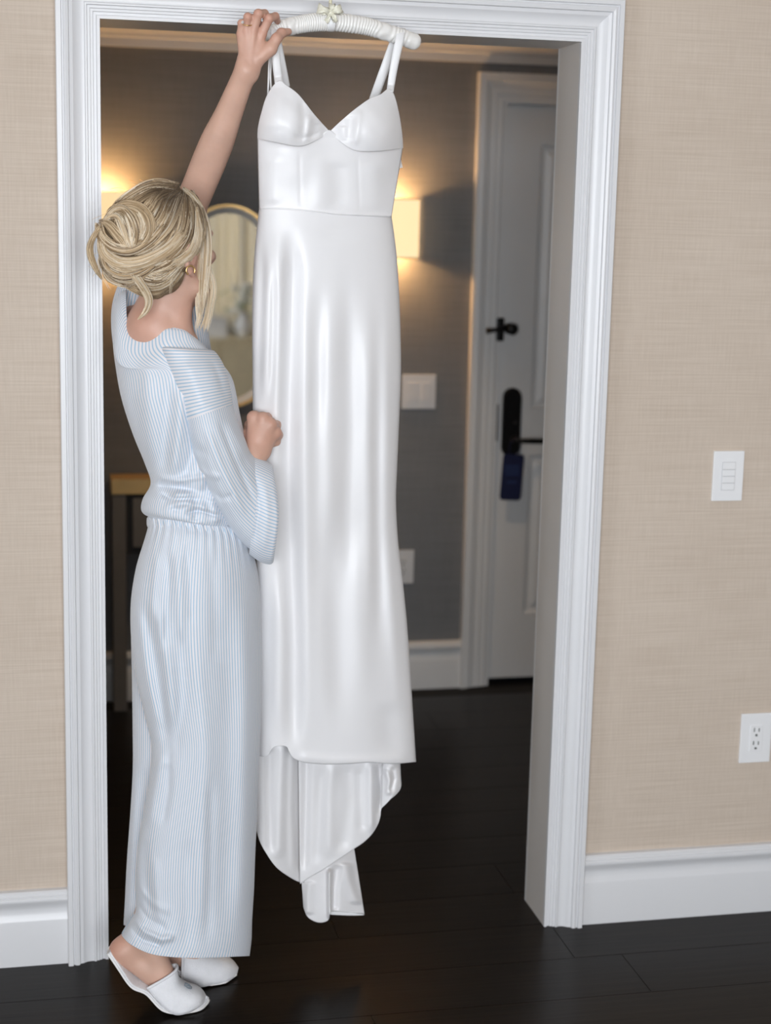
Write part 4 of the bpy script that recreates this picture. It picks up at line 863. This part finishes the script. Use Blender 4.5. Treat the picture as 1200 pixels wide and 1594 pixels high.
# ---------------------------------------------------------------- pyjama top
top = Tube([
    dict(front=[(240, 806), (290, 812), (355, 822)], Y=-.205, d=.092, db=.085),
    dict(front=[(226, 801), (285, 811), (366, 824)], Y=-.205, d=.112, db=.10),
    dict(front=[(220, 792), (285, 803), (372, 818)], Y=-.205, d=.118, db=.105),
    dict(front=[(223, 776), (285, 784), (374, 800)], Y=-.205, d=.112, db=.10),
    dict(front=[(235, 752), (290, 758), (374, 772)], Y=-.205, d=.100, db=.095),
    dict(front=[(226, 722), (290, 726), (378, 735)], Y=-.205, d=.104, db=.098),
    dict(front=[(207, 675), (285, 676), (381, 690)], Y=-.205, d=.112, db=.105),
    dict(front=[(190, 622), (275, 625), (372, 640)], Y=(-.195, -.215), d=.114, db=.11),
    dict(front=[(181, 575), (262, 580), (362, 592)], Y=(-.175, -.22), d=.110, db=.11),
    dict(front=[(176, 530), (186, 566), (225, 570), (268, 556), (310, 556), (345, 566)], back=[(176, 530), (260, 560), (345, 566)], Y=(-.150, -.225), d=.100, db=.11),
    dict(front=[(177, 480), (184, 528), (200, 550), (230, 550), (262, 532), (300, 536), (332, 552)], back=[(177, 480), (255, 540), (332, 552)], Y=(-.130, -.225), d=.088, db=.10),
    dict(front=[(186, 458), (190, 495), (195, 520), (205, 531), (225, 532), (243, 522), (260, 515), (287, 519), (303, 529), (322, 543)], back=[(186, 458), (255, 520), (322, 543)], Y=(-.125, -.225), d=.076, db=.085),
    dict(front=[(196, 452), (197, 490), (200, 515), (207, 525), (224, 526.5), (242, 517), (258, 510.5), (284, 514), (300, 524), (318, 538)], back=[(196, 452), (255, 514), (318, 538)], Y=(-.125, -.225), d=.068, db=.07)], 220, 220)
for f in (([(228, 552), (232, 640), (236, 730)], 12, .006), ([(262, 590), (258, 660), (254, 740)], 9, -.007), ([(282, 600), (278, 680), (268, 745)], 8, .008), ([(300, 640), (300, 700), (285, 750)], 8, -.008), ([(205, 600), (212, 670), (232, 742)], 8, -.004),
          ([(322, 660), (322, 720), (310, 770)], 8, .010), ([(247, 750), (262, 775), (275, 800)], 7, -.006), ([(300, 770), (306, 790), (304, 815)], 7, -.008), ([(328, 770), (334, 795), (338, 818)], 6, .009)): top.fold(f[0], f[1], f[2]*1.35)
for f in (([(240, 752), (290, 762), (350, 786)], 7, -.012), ([(262, 772), (300, 768), (345, 778)], 6, .012), ([(252, 790), (290, 782), (330, 796)], 6, .008), ([(235, 742), (275, 748), (330, 740)], 5, .006), ([(285, 800), (310, 794), (345, 806)], 4, -.008), ([(245, 768), (270, 776), (300, 778)], 4, -.006)): top.fold(f[0], f[1], f[2]*1.25, 'x')
top.noise(.0016, .035, .03, 11)
shirt = top.build('pyjama_top', M['stripetop'], woman, lambda s, V: (lambda a: np.tile(a, (s.nv, 1)))(np.r_[0, np.cumsum(np.linalg.norm(np.diff(V, axis=1), axis=2)[60:150].mean(0))])+.00002*(s.Q[..., 1]-600))
# neckband: a narrow flat hem along the neckline
e = top.Q[-1]; mb_ = P(e[:, 0], e[:, 1]+1.0, e[:, 2]-.0012)
mk('neck_hem', np.stack([P(e[:, 0], e[:, 1]-1.2, e[:, 2]), P(e[:, 0], e[:, 1]+1, e[:, 2]-.0018), P(e[:, 0], e[:, 1]+5, e[:, 2]-.0022), P(e[:, 0], e[:, 1]+6, e[:, 2]+.001)], 0).reshape(-1, 3), grid_faces(4, top.nu), M['stripetop'], shirt, True, {'st': ('F', np.tile(np.r_[0, np.cumsum(np.linalg.norm(np.diff(mb_, axis=0), axis=1))], (4, 1)))})
# shoulder yoke (stripes across), right sleeve (stripes along) and its turned cuff
yk_rows = [rg((262, 543), (324, 547), (-.255, -.230), .030), rg((252, 541), (332, 546), (-.262, -.232), .060), rg((254, 556), (341, 556), (-.262, -.236), .072), rg((260, 582), (351, 576), (-.262, -.245), .084), rg((271, 616), (358, 602), (-.262, -.25), .090), rg((283, 648), (361, 624), (-.27, -.255), .092), rg((287, 658), (362, 630), (-.27, -.257), .091)]
yk = Tube(yk_rows, 120, 90).fold([(330, 560), (342, 590), (350, 620)], 5, -.006).fold([(290, 560), (303, 600), (318, 640)], 10, .004).noise(.0012, .05, .05, 21)
yk.build('shoulder_yoke', M['stripetop'], woman, 'along')
sl_rows = [rg((286, 656), (361, 629), (-.27, -.257), .0925), rg((297, 700), (369, 655), (-.275, -.26), .090), rg((318, 752), (381, 684), (-.28, -.26), .088), rg((345, 800), (388, 702), (-.28, -.25), .084), rg((370, 836), (397, 712), (-.275, -.245), .080), rg((391, 856), (405, 722), (-.27, -.24), .076)]
sl = Tube(sl_rows, 150, 150)
for f in (([(318, 660), (345, 730), (385, 815)], 6, .006), ([(340, 650), (365, 715), (398, 790)], 5, -.006), ([(300, 675), (322, 735), (365, 820)], 5, -.004), ([(352, 650), (372, 690), (395, 735)], 4, .005)): sl.fold(*f)
for f in (([(290, 680), (305, 700), (325, 705)], 6, -.006), ([(305, 725), (325, 740), (345, 742)], 5, .006), ([(322, 760), (345, 775), (365, 772)], 5, -.006)): sl.fold(f[0], f[1], f[2], 'x')
sl.noise(.0012, .05, .05, 22)
slv = sl.build('right_sleeve' if False else 'sleeve', M['stripetop'], woman, 'around')
cf_rows = [rg((388, 862), (389, 706), (-.27, -.24), .072), rg((396, 868), (396, 709), (-.27, -.24), .078), rg((407, 875), (407, 714), (-.27, -.24), .079), rg((418, 878), (416, 719), (-.27, -.24), .077), rg((423, 877), (422, 723), (-.27, -.24), .074), rg((425, 873), (424, 727), (-.27, -.24), .071), rg((421, 868), (420, 729), (-.27, -.24), .067), rg((405, 860), (404, 724), (-.27, -.24), .062)]
cf = Tube([dict(r_, front=[r_['front'][0], (r_['front'][0][0]+[6, 9, 11, 11, 9, 8, 8, 6][i], (r_['front'][0][1]+r_['front'][1][1])/2), r_['front'][1]]) for i, r_ in enumerate(cf_rows)], 130, 70)
cf.fold([(396, 740), (404, 790), (396, 850)], 4, -.005).fold([(412, 745), (416, 800), (410, 862)], 6, .003).noise(.0009, .06, .06, 23)
cf.build('cuff', M['stripetop'], slv, 'around')
# left sleeve, slid down the raised arm behind the head
ls_rows = [rg((180, 560), (332, 566), (-.115, -.13), .08), rg((174, 515), (326, 530), (-.09, -.10), .078), rg((175, 475), (320, 490), (-.075, -.085), .074, db=.05), rg((186, 440), (314, 448), (-.07, -.075), .068, db=.05), rg((206, 408), (308, 412), (-.068, -.072), .058, db=.045), rg((214, 400), (306, 404), (-.068, -.072), .050, db=.04)]
ls = Tube(ls_rows, 120, 80)
for f in (([(185, 540), (190, 500), (205, 460)], 6, -.006), ([(300, 450), (305, 480), (312, 520)], 6, .008), ([(292, 460), (296, 490), (300, 520)], 4, -.006)): ls.fold(*f)
ls.noise(.0016, .06, .05, 24).build('sleeve', M['stripetop'], woman, 'around')
# ---------------------------------------------------------------- trousers
nr = [dict(front=[(229, 806), (290, 812), (384, 826)], Y=-.205, d=.098, db=.10), dict(front=[(231, 818), (290, 824), (388, 838)], Y=-.208, d=.108, db=.10), dict(front=[(226, 838), (290, 842), (393, 856)], Y=-.212, d=.118, db=.11), rg((212, 885), (402, 900), -.215, .126, db=.11), rg((204, 940), (406, 952), -.218, .126, db=.11), rg((205, 1000), (407, 1005), -.220, .120, db=.11), rg((213, 1060), (407, 1063), -.225, .112, db=.09),
      rg((225, 1110), (406, 1115), -.23, .105, db=.08), rg((236, 1160), (404, 1165), -.235, .100, db=.075), rg((233, 1210), (402, 1215), -.238, .097, db=.07), rg((224, 1262), (400, 1268), -.24, .095, db=.07), rg((215, 1318), (397, 1322), -.24, .095, db=.07), rg((211, 1372), (395, 1380), -.24, .097, db=.07), rg((212, 1415), (392, 1430), -.24, .098, db=.07),
      dict(front=[(204, 1432), (230, 1452), (300, 1468), (391, 1462)], back=[(204, 1428), (391, 1455)], Y=-.24, d=.099, db=.07), dict(front=[(190, 1457), (205, 1471), (240, 1486), (300, 1491), (388, 1488)], back=[(190, 1452), (388, 1474)], Y=-.24, d=.100, db=.07)]
nl = Tube(nr, 260, 240, pw=2.2)
nl_f = 1.15
for f in (([(262, 850), (262, 930), (256, 1020)], 5, -.006), ([(275, 850), (280, 930), (282, 1000)], 6, .006), ([(245, 850), (240, 920), (232, 1000)], 5, .005), ([(290, 840), (296, 900), (300, 980)], 5, -.004), ([(225, 930), (240, 1020), (256, 1120), (262, 1180)], 9, -.012), ([(240, 930), (262, 1040), (268, 1140)], 9, .010), ([(215, 940), (228, 1040), (248, 1140)], 7, .006),
          ([(282, 980), (285, 1080), (272, 1190)], 9, -.006), ([(300, 960), (315, 1120), (318, 1300), (315, 1460)], 13, .006), ([(345, 900), (355, 1080), (352, 1300), (345, 1480)], 16, -.006), ([(378, 900), (384, 1080), (380, 1300), (372, 1470)], 12, .007), ([(330, 850), (333, 940), (335, 1040)], 8, -.003),
          ([(250, 1170), (240, 1230), (232, 1290)], 7, .008), ([(264, 1160), (262, 1230), (252, 1290)], 6, -.007), ([(225, 1300), (226, 1360), (235, 1430)], 8, -.006), ([(240, 1330), (244, 1390), (252, 1450)], 8, .006), ([(290, 1300), (292, 1400), (290, 1488)], 10, -.005), ([(328, 1200), (326, 1340), (322, 1480)], 8, -.005)): nl.fold(f[0], f[1]*1.1, f[2]*nl_f)
for f in (([(205, 1428), (225, 1450), (252, 1462), (275, 1458)], 5, .012), ([(200, 1442), (222, 1464), (255, 1474)], 4, -.009), ([(212, 1405), (232, 1432), (262, 1446)], 5, -.008), ([(232, 1195), (252, 1185), (275, 1192)], 8, .003), ([(236, 1168), (252, 1160), (272, 1168)], 8, -.002), ([(215, 1380), (240, 1408), (268, 1420)], 5, .006)): nl.fold(f[0], f[1], f[2], 'x')
nl.ripple(34, .0042, 0, 1.2, .03, .22).noise(.0012, .03, .012, 31)
def st_mid(s, V): a = np.r_[0, np.cumsum(np.linalg.norm(np.diff(V, axis=1), axis=2)[60:140].mean(0))]; return np.tile(a, (s.nv, 1))
tro = nl.build('trousers', M['stripe'], woman, st_mid)
fr_ = [rg((216, 880), (390, 890), -.175, .10), rg((205, 960), (395, 960), -.165, .095), rg((206, 1060), (392, 1060), -.160, .09), rg((207, 1140), (385, 1140), -.158, .085), rg((207, 1200), (375, 1200), -.158, .082), rg((203, 1270), (368, 1270), -.158, .08), rg((198, 1340), (362, 1340), -.158, .08), rg((195, 1400), (358, 1400), -.158, .08), dict(front=[(193, 1440), (270, 1462), (356, 1456)], back=[(193, 1436), (356, 1446)], Y=-.158, d=.08)]
fl_ = Tube(fr_, 180, 160)
for f in (([(225, 1180), (220, 1300), (212, 1430)], 8, -.006), ([(210, 1180), (206, 1300), (202, 1430)], 5, .005)): fl_.fold(*f)
fl_.noise(.0012, .03, .012, 33).build('trouser_leg', M['stripe'], tro, 'around')
wb = Tube([dict(front=[(232, 803), (290, 809), (381, 824)], Y=-.206, d=.099, db=.098), dict(front=[(229, 808), (290, 815), (385, 829)], Y=-.206, d=.103, db=.10), dict(front=[(229, 817), (290, 823), (388, 837)], Y=-.207, d=.106, db=.10), dict(front=[(231, 821), (290, 827), (388, 841)], Y=-.207, d=.104, db=.10)], 220, 30)
wb.ripple(46, .0016, 0, 1.0, -.5, 3); wb.build('waistband', M['stripe'], tro, 'around')
# ---------------------------------------------------------------- slippers
def slipper(name, sole, halfw, vamp, label, mono=None, latd=None):
    t = thing(name, sole[len(sole)//2]*np.array([1, 1, 0]), label, 'slipper', 'towelling slippers the woman wears')
    q = resample(sole, 60); n = 60; wv = np.interp(np.linspace(0, 1, n), np.linspace(0, 1, len(halfw)), halfw)
    T = np.gradient(q, axis=0); T /= np.linalg.norm(T, axis=1)[:, None]; L = np.cross((0, 0, 1), T); L /= np.linalg.norm(L, axis=1)[:, None]; U = np.cross(T, L)
    def sl_(th0, th1, ins, nm, m):
        V = []; nn = 15
        for i in range(n):
            for k in range(nn):
                a = 2*math.pi*k/nn; x = math.cos(a); z = math.sin(a); x = math.copysign(abs(x)**.35, x); z = math.copysign(abs(z)**.6, z)
                V.append(q[i]+L[i]*x*(wv[i]-ins)+U[i]*((th0+th1)/2+z*(th1-th0)/2))
        return mk(nm, V, grid_faces(n, nn, True)+[tuple(range(nn)), tuple((n-1)*nn+k for k in range(nn))], m, t)
    sl_(.0, .006, 0, 'outsole', M['solewhite']); sl_(.0055, .010, .0015, 'footbed', M['terry'])
    K = []
    for lo, tp, fo in vamp:
        lo, tp, fo = map(np.array, (lo, tp, fo)); th = np.linspace(0, math.pi, 33); c = (lo+fo)/2; K.append(np.stack([c+(lo-fo)/2*math.copysign(abs(math.cos(a))**.75, math.cos(a))+(tp-c)*math.sin(a)**.75 for a in th]))
    V = spline(np.array(K), np.linspace(0, 1, 40)); u = solid(mk('upper', V.reshape(-1, 3), grid_faces(40, 33), M['terry'], t), .004, 1)
    e = V[0]; MB().tube(e, .0032, 8).build('binding', M['terry'], t, True)
    if mono is not None:
        mb = MB(); c = V[15, 15]+np.array([-.002, -.006, .004])
        a1 = V[16, 15]-V[14, 15]; a1 /= np.linalg.norm(a1); a2 = V[15, 18]-V[15, 12]; a2 /= np.linalg.norm(a2); nn = np.cross(a1, a2); nn = nn if nn[2] > 0 else -nn
        c = V[15, 14]+nn*.0045
        for pts in ([(-.008, -.006), (0, -.009), (.008, -.005), (.009, .003), (.002, .008), (-.007, .006), (-.008, -.006)], [(-.004, -.004), (.001, .004), (.005, -.003)], [(-.003, .001), (.004, .001)]):
            mb.tube([c+a1*x+a2*y for x, y in pts], .0009, 5)
        mb.build('embroidery', M['thread'], u, True)
    return t
ya = -.262
def mirY(p, yc): return np.array([p[0]+.006, 2*yc-p[1], p[2]])
sole_n = np.array([P(167, 1480, -.236), P(185, 1500, -.240), P(207, 1528, -.246), np.array([.072, -.252, .045]), np.array([.102, -.258, .014]), np.array([.130, -.262, .003]), np.array([.165, -.264, .001]), np.array([.185, -.256, .002]), np.array([.198, -.247, .004])])
vn = []
for lo, tp in (((229, 1539, -.290), (276, 1505, -.258)), ((252, 1566, -.302), (280, 1524, -.262)), ((272, 1580, -.306), (292, 1533, -.264)), ((293, 1577, -.304), (306, 1538, -.264)), ((311, 1567, -.290), (315, 1544, -.262)), ((319, 1560, -.268), (321, 1552, -.252))):
    l_ = P(*lo); t_ = P(*tp); vn.append((l_, t_, mirY(l_, -.262)))
slipper('slipper', sole_n, [.018, .030, .033, .034, .038, .042, .040, .030, .010], vn, 'white towelling slipper on the raised near foot with a stitched emblem', True)
yc = -.140
sole_f = np.array([P(246, 1490, -.165), P(258, 1502, -.162), np.array([.140, -.155, .030]), np.array([.172, -.150, .010]), np.array([.205, -.145, .003]), np.array([.240, -.139, .002]), np.array([.272, -.133, .004])])
vf = []
for x, wv_, zt in ((.150, .038, .085), (.185, .042, .072), (.215, .043, .058), (.243, .040, .046), (.263, .028, .032), (.276, .010, .014)):
    y_ = -.150+(x-.17)*.17; vf.append((np.array([x, y_-wv_, .006 if x > .18 else .026]), np.array([x+.004, y_, zt]), np.array([x+.004, y_+wv_, .006 if x > .18 else .026])))
slipper('slipper', sole_f, [.016, .028, .033, .036, .042, .040, .016], vf, 'white towelling slipper on the far foot, half hidden under the trouser hem')
# ---------------------------------------------------------------- hair
def ellY(px, py, c, r, A):
    """front surface depth of an ellipsoid along the line of sight; nearest point outside it"""
    px = np.asarray(px, float); py = np.asarray(py, float)
    d = fw+((px-600)/F)[..., None]*RT-((py-797)/F)[..., None]*UP; o = CAM-c
    D = (d@A.T)/r; O = (o@A.T)/r; a = (D**2).sum(-1); b_ = (D*O).sum(-1); cc = (O**2).sum(-1)-1; dis = b_*b_-a*cc
    t = (-b_-np.sqrt(np.maximum(dis, 0)))/a; return CAM[1]+t*d[..., 1], dis > 0
hair_ell = [(hp(-.012, 0, .040), np.array([.108, .086, .090]), HA), (hp(-.030, 0, -.015), np.array([.082, .078, .075]), HA), (P(196, 378, -.272), np.array([.056, .055, .078]), np.eye(3)), (P(222, 408, -.262), np.array([.058, .055, .052]), np.eye(3))]
def hairY(px, py):
    best = None
    for c, r_, A in hair_ell:
        y, hit = ellY(px, py, c, r_, A); y = np.where(hit, y, y+.0)
        pen = np.where(hit, 0, .03); best = np.stack([y+pen]) if best is None else np.concatenate([best, [y+pen]])
    return -np.log(np.exp(-best*90).sum(0))/90
mb = MB()
for c, r_, A in hair_ell:
    n1, n2 = 22, 32; V = []
    for i in range(n1+1):
        for k in range(n2):
            a = math.pi*i/n1; b_ = 2*math.pi*k/n2; u = np.array([math.sin(a)*math.cos(b_), math.sin(a)*math.sin(b_), math.cos(a)])
            V.append(c+A.T@(u*r_*.965))
    V = np.array(V)
    # cut the face and the ear free of the cap
    Q = (V-HC)@HA.T; okv = ~((Q[:, 0] > .028) & (Q[:, 2] < .062)) & ~((Q[:, 2] < -.020) & (Q[:, 0] > -.030))
    mb.add(V, [f for f in grid_faces(n1+1, n2, True) if (len(r_) == 3 and (c[0] < HC[0]-.055 or all(okv[i] for i in f)))])
hairo = mb.build('hair', M['hairbase'], woman, True)
SV, SF, SC = [], [], []; cnt = [0]
BL = np.array([(.74, .58, .39), (.58, .42, .255), (.38, .26, .145), (.84, .72, .56), (.20, .13, .072)]); DKR = np.array((.062, .040, .024))
def lock(pts, n, w0, w1, th=.004, lift=.002, Yf=None, root=0.0, tip=1.0, bl=None, rad=.00078, m=22, curl=0.0, arch=0.0):
    """n strands laid along a pixel guide over the head; w0, w1 half widths in pixels"""
    q = resample(pts, m); T = np.gradient(q, axis=0); T /= np.linalg.norm(T, axis=1)[:, None]; N2 = np.stack([-T[:, 1], T[:, 0]], 1); s_ = np.linspace(0, 1, m)
    wv = w0+(w1-w0)*s_ if not isinstance(w0, (list, tuple)) else np.interp(s_, np.linspace(0, 1, len(w0)), w0)
    s0_ = s_
    for i in range(n):
        lo, hi = rng.uniform(0, .10), rng.uniform(.90, 1.0)
        a = rng.uniform(-1, 1); a2 = a+rng.normal()*.10; ph_ = rng.uniform(0, 6.28); fr = rng.uniform(.5, 1.6)
        off = (a+(a2-a)*s_+.07*np.sin(fr*6.28*s_+ph_))*wv
        px = q[:, 0]+N2[:, 0]*off; py = q[:, 1]+N2[:, 1]*off
        prof = math.sqrt(max(0, 1-min(1, abs(a))**2))
        Y = (hairY(px, py) if Yf is None else np.interp(s_, np.linspace(0, 1, len(Yf)), Yf))-lift-th*prof*rng.uniform(.2, 1)-arch*np.sin(math.pi*s_)*(.4+.6*prof)+.0009*np.sin(fr*9*s_+ph_)
        C3 = P(px, py, Y); tt = lo+(hi-lo)*s0_; C3 = np.stack([np.interp(tt, s0_, C3[:, c_]) for c_ in range(3)], 1); TT = np.gradient(C3, axis=0); TT /= np.linalg.norm(TT, axis=1)[:, None]+1e-9
        vw = C3-CAM; vw /= np.linalg.norm(vw, axis=1)[:, None]; B1 = np.cross(TT, vw); B1 /= np.linalg.norm(B1, axis=1)[:, None]+1e-9; B2 = np.cross(B1, TT)
        e0 = rng.uniform(.8, 1.25)*rad*np.clip(np.minimum((1-s_)*8+.25, 1), .2, 1)
        ring = [C3+(B1*math.cos(t)+B2*math.sin(t))*e0[:, None] for t in (math.pi/2, math.pi*7/6, math.pi*11/6)]
        V = np.stack(ring, 1).reshape(-1, 3); b0 = cnt[0]; SV.append(V); idx = np.arange(m-1)[:, None]*3
        for k in range(3): SF.append(np.concatenate([b0+idx+k, b0+idx+(k+1) % 3, b0+idx+3+(k+1) % 3, b0+idx+3+k], 1))
        base = BL[rng.integers(0, 5)] if bl is None else BL[rng.choice(bl)]; base = base*rng.uniform(.82, 1.1)
        mixr = np.clip(root*(1-s_/(.55 if root < 1 else .68)), 0, 1)[:, None]*rng.uniform(.6 if root < 1 else .72, 1); col = base*(1-mixr)+DKR*mixr
        SC.append(np.repeat(np.c_[col, np.ones(m)], 3, axis=0)); cnt[0] += len(V)
L_ = lock
# crown and top, from the parting down to the knot
L_([(278, 292), (240, 287), (208, 300), (182, 322), (176, 350)], 130, [7, 9, 8, 7, 6], 0, root=.8)
L_([(280, 293), (243, 295), (214, 309), (192, 330), (188, 358)], 130, 9, 8, root=1.6, bl=[1, 2, 4])
L_([(281, 294), (252, 301), (232, 325), (212, 352)], 140, 11, 11, root=1.9, bl=[1, 2, 4, 0])
L_([(282, 295), (264, 308), (248, 340), (225, 368)], 150, 11, 12, root=1.7)
L_([(284, 296), (276, 320), (262, 352), (236, 378), (206, 392)], 170, 11, 12, root=1.0)
L_([(288, 296), (289, 325), (281, 360), (258, 392), (222, 408)], 180, 11, 12, root=.9)
L_([(292, 298), (301, 328), (299, 365), (276, 400), (240, 420), (205, 424)], 180, 9, 11, root=.8)
L_([(297, 303), (311, 335), (311, 366), (296, 390), (270, 415), (235, 428)], 150, 8, 9, root=.7)
L_([(312, 350), (306, 385), (284, 408), (255, 426), (225, 432)], 120, 7, 8, root=.4, bl=[0, 3, 1])
L_([(306, 322), (309, 360), (301, 388), (287, 402), (270, 412)], 110, [1.5, 6, 7, 6], 0, root=.3, lift=.020, bl=[0, 3, 1])
# nape, swept up to the knot
L_([(291, 395), (272, 421), (247, 437), (218, 430), (195, 420)], 140, 9, 10, root=.3)
L_([(281, 418), (262, 441), (238, 449), (212, 440), (190, 426), (178, 410)], 130, 8, 10, root=.4, bl=[0, 1, 3, 2])
L_([(272, 436), (256, 453), (232, 457), (205, 446), (182, 428), (172, 412)], 100, 6, 8, root=.6, bl=[0, 1, 2])
L_([(265, 446), (246, 460), (226, 457), (208, 446)], 60, 4, 6, root=.8, bl=[1, 2, 4])
# far side of the head, so that it is covered from other angles
for k in range(9):
    a0 = -.2+.22*k
    G = [hp(.03-.01*k, .02+.008*k, .126-.004*k), hp(-.02, .060+.003*k, .095-.012*k), hp(-.06, .062, .035-.012*k), hp(-.085, .03, .0-.008*k)]
    q3 = resample(np.array(G), 14); T3 = np.gradient(q3, axis=0)
    for j in range(45):
        o3 = rng.normal(size=3)*.008; C3 = q3+o3; rel = (C3-hair_ell[0][0])@HA.T/hair_ell[0][1]; nn = np.linalg.norm(rel, axis=1)[:, None]; C3 = hair_ell[0][0]+(rel/np.maximum(nn, 1e-6)*rng.uniform(.985, 1.02)*hair_ell[0][1])@HA
        B1 = np.cross(T3, C3-hair_ell[0][0]); B1 /= np.linalg.norm(B1, axis=1)[:, None]+1e-9; B2 = C3-hair_ell[0][0]; B2 /= np.linalg.norm(B2, axis=1)[:, None]
        ring = [C3+(B1*math.cos(t)+B2*math.sin(t))*.0009 for t in (math.pi/2, math.pi*7/6, math.pi*11/6)]; V = np.stack(ring, 1).reshape(-1, 3); b0 = cnt[0]; SV.append(V); idx = np.arange(13)[:, None]*3
        for kk in range(3): SF.append(np.concatenate([b0+idx+kk, b0+idx+(kk+1) % 3, b0+idx+3+(kk+1) % 3, b0+idx+3+kk], 1))
        SC.append(np.repeat(np.c_[np.tile(BL[rng.integers(0, 5)], (14, 1)), np.ones(14)], 3, axis=0)); cnt[0] += len(V)
# the knot: big loop over the top, twisted strands through it, rolls below
L_([(205, 388), (226, 366), (229, 345), (219, 327), (202, 319), (186, 321), (173, 332)], 160, [10, 15, 13, 11, 8, 7, 5], 0, th=.010, lift=.008, bl=[1, 0, 2], arch=.010)
L_([(206, 390), (211, 362), (204, 338), (191, 324), (177, 326), (166, 338)], 110, [8, 8, 8, 7, 6, 5], 0, th=.008, lift=.012, arch=.012)
L_([(202, 390), (193, 360), (184, 338), (172, 336), (161, 346)], 90, [7, 7, 7, 5, 4], 0, th=.008, lift=.009, arch=.010, bl=[0, 1, 3, 4])
L_([(200, 386), (184, 366), (168, 348), (153, 344)], 90, [7, 8, 7, 3], 0, th=.008, lift=.009, arch=.008, bl=[1, 2, 0])
L_([(154, 346), (158, 368), (176, 384), (204, 388), (232, 372), (252, 350)], 120, [6, 8, 9, 8, 8, 7], 0, th=.007, lift=.010, arch=.006)
L_([(158, 372), (163, 395), (190, 411), (226, 407), (262, 388), (288, 362)], 160, [6, 9, 10, 9, 8, 8], 0, th=.008, lift=.010, arch=.008, bl=[0, 3, 1])
L_([(214, 330), (224, 350), (219, 374)], 40, [2, 5, 3], 0, lift=.022, bl=[3, 0], th=.004)
L_([(158, 392), (166, 416), (190, 429), (218, 424), (240, 410)], 140, [5, 9, 10, 9, 8], 0, th=.008, lift=.006, arch=.006)
L_([(160, 408), (172, 431), (196, 440), (216, 434), (226, 424)], 110, [4, 8, 8, 7, 6], 0, th=.006, lift=.004, bl=[0, 1, 2, 3])
L_([(176, 372), (188, 384), (203, 391)], 30, 3, 3, lift=.016, bl=[4, 2], th=.003)
L_([(196, 330), (204, 358), (208, 386)], 50, 4, 4, lift=.020, bl=[3, 0], th=.005)
L_([(182, 340), (193, 366), (204, 388)], 40, 3, 4, lift=.018, bl=[3, 0], th=.005)
# loose pieces: loop at the left, curl on the nape, face-framing lock and fine wisps
L_([(156, 353), (146, 368), (140, 384), (142, 402), (150, 420), (160, 436)], 60, [3, 4, 5, 5, 4, 1.5], 0, Yf=[-.305, -.30, -.285, -.275, -.27, -.265], th=.006, bl=[1, 0, 2])
L_([(152, 400), (156, 425), (165, 440), (172, 452)], 8, 1, 2, Yf=[-.28, -.27, -.265, -.262], rad=.0005, bl=[0, 3])
L_([(206, 424), (218, 440), (228, 456), (232, 470), (226, 486), (214, 498)], 70, [6, 6, 6, 6, 4, 1], 0, Yf=[-.330, -.322, -.312, -.305, -.300, -.296], th=.006, bl=[0, 3, 1])
L_([(284, 292), (302, 310), (315, 342), (319, 375), (317, 410), (314, 450), (313, 488)], 150, [2, 7, 10, 11, 10, 8, 4], 0, Yf=[-.27, -.262, -.246, -.242, -.245, -.25, -.252], th=.010, root=.5, bl=[0, 3, 3, 1])
L_([(312, 340), (323, 372), (318, 410), (311, 460), (309, 500)], 70, [5, 7, 7, 6, 3], 0, Yf=[-.244, -.236, -.238, -.244, -.248], th=.008, bl=[3, 0])
L_([(316, 400), (326, 425), (331, 450), (326, 480), (320, 520)], 26, [4, 6, 7, 6, 4], 0, Yf=[-.236, -.232, -.234, -.24, -.246], th=.006, rad=.0005, bl=[3, 0])
L_([(314, 420), (318, 455), (314, 490), (306, 516)], 24, [5, 7, 7, 4], 0, Yf=[-.246, -.246, -.25, -.256], th=.006, rad=.0005, bl=[3, 0])
L_([(270, 430), (266, 444), (265, 458)], 10, 3, 1.5, rad=.00045, bl=[3, 0], lift=.004)
for k in range(12):
    x = rng.uniform(195, 290); L_([(x, 292+.0016*(x-262)**2), (x-8+rng.normal()*5, 285+.0022*(x-262)**2), (x-18+rng.normal()*8, 281+rng.normal()*4+.003*(x-262)**2)], 1, 1, 2, rad=.00035, bl=[1, 2], lift=.003)
for k in range(5):
    y = rng.uniform(330, 420); L_([(170, y), (155+rng.normal()*4, y+5), (146+rng.normal()*5, y+16+rng.normal()*6)], 1, 1, 2, Yf=[-.29, -.285, -.28], rad=.00035, bl=[0, 1])
VS = np.concatenate(SV); FS = np.concatenate(SF); CS = np.concatenate(SC)
so = np_mesh('hair_strands', VS, FS, M['hair'], woman)
a = so.data.attributes.new('tone', 'FLOAT_COLOR', 'POINT'); a.data.foreach_set('color', CS.astype(np.float32).ravel())
so.parent = hairo; so['kind'] = 'stuff'
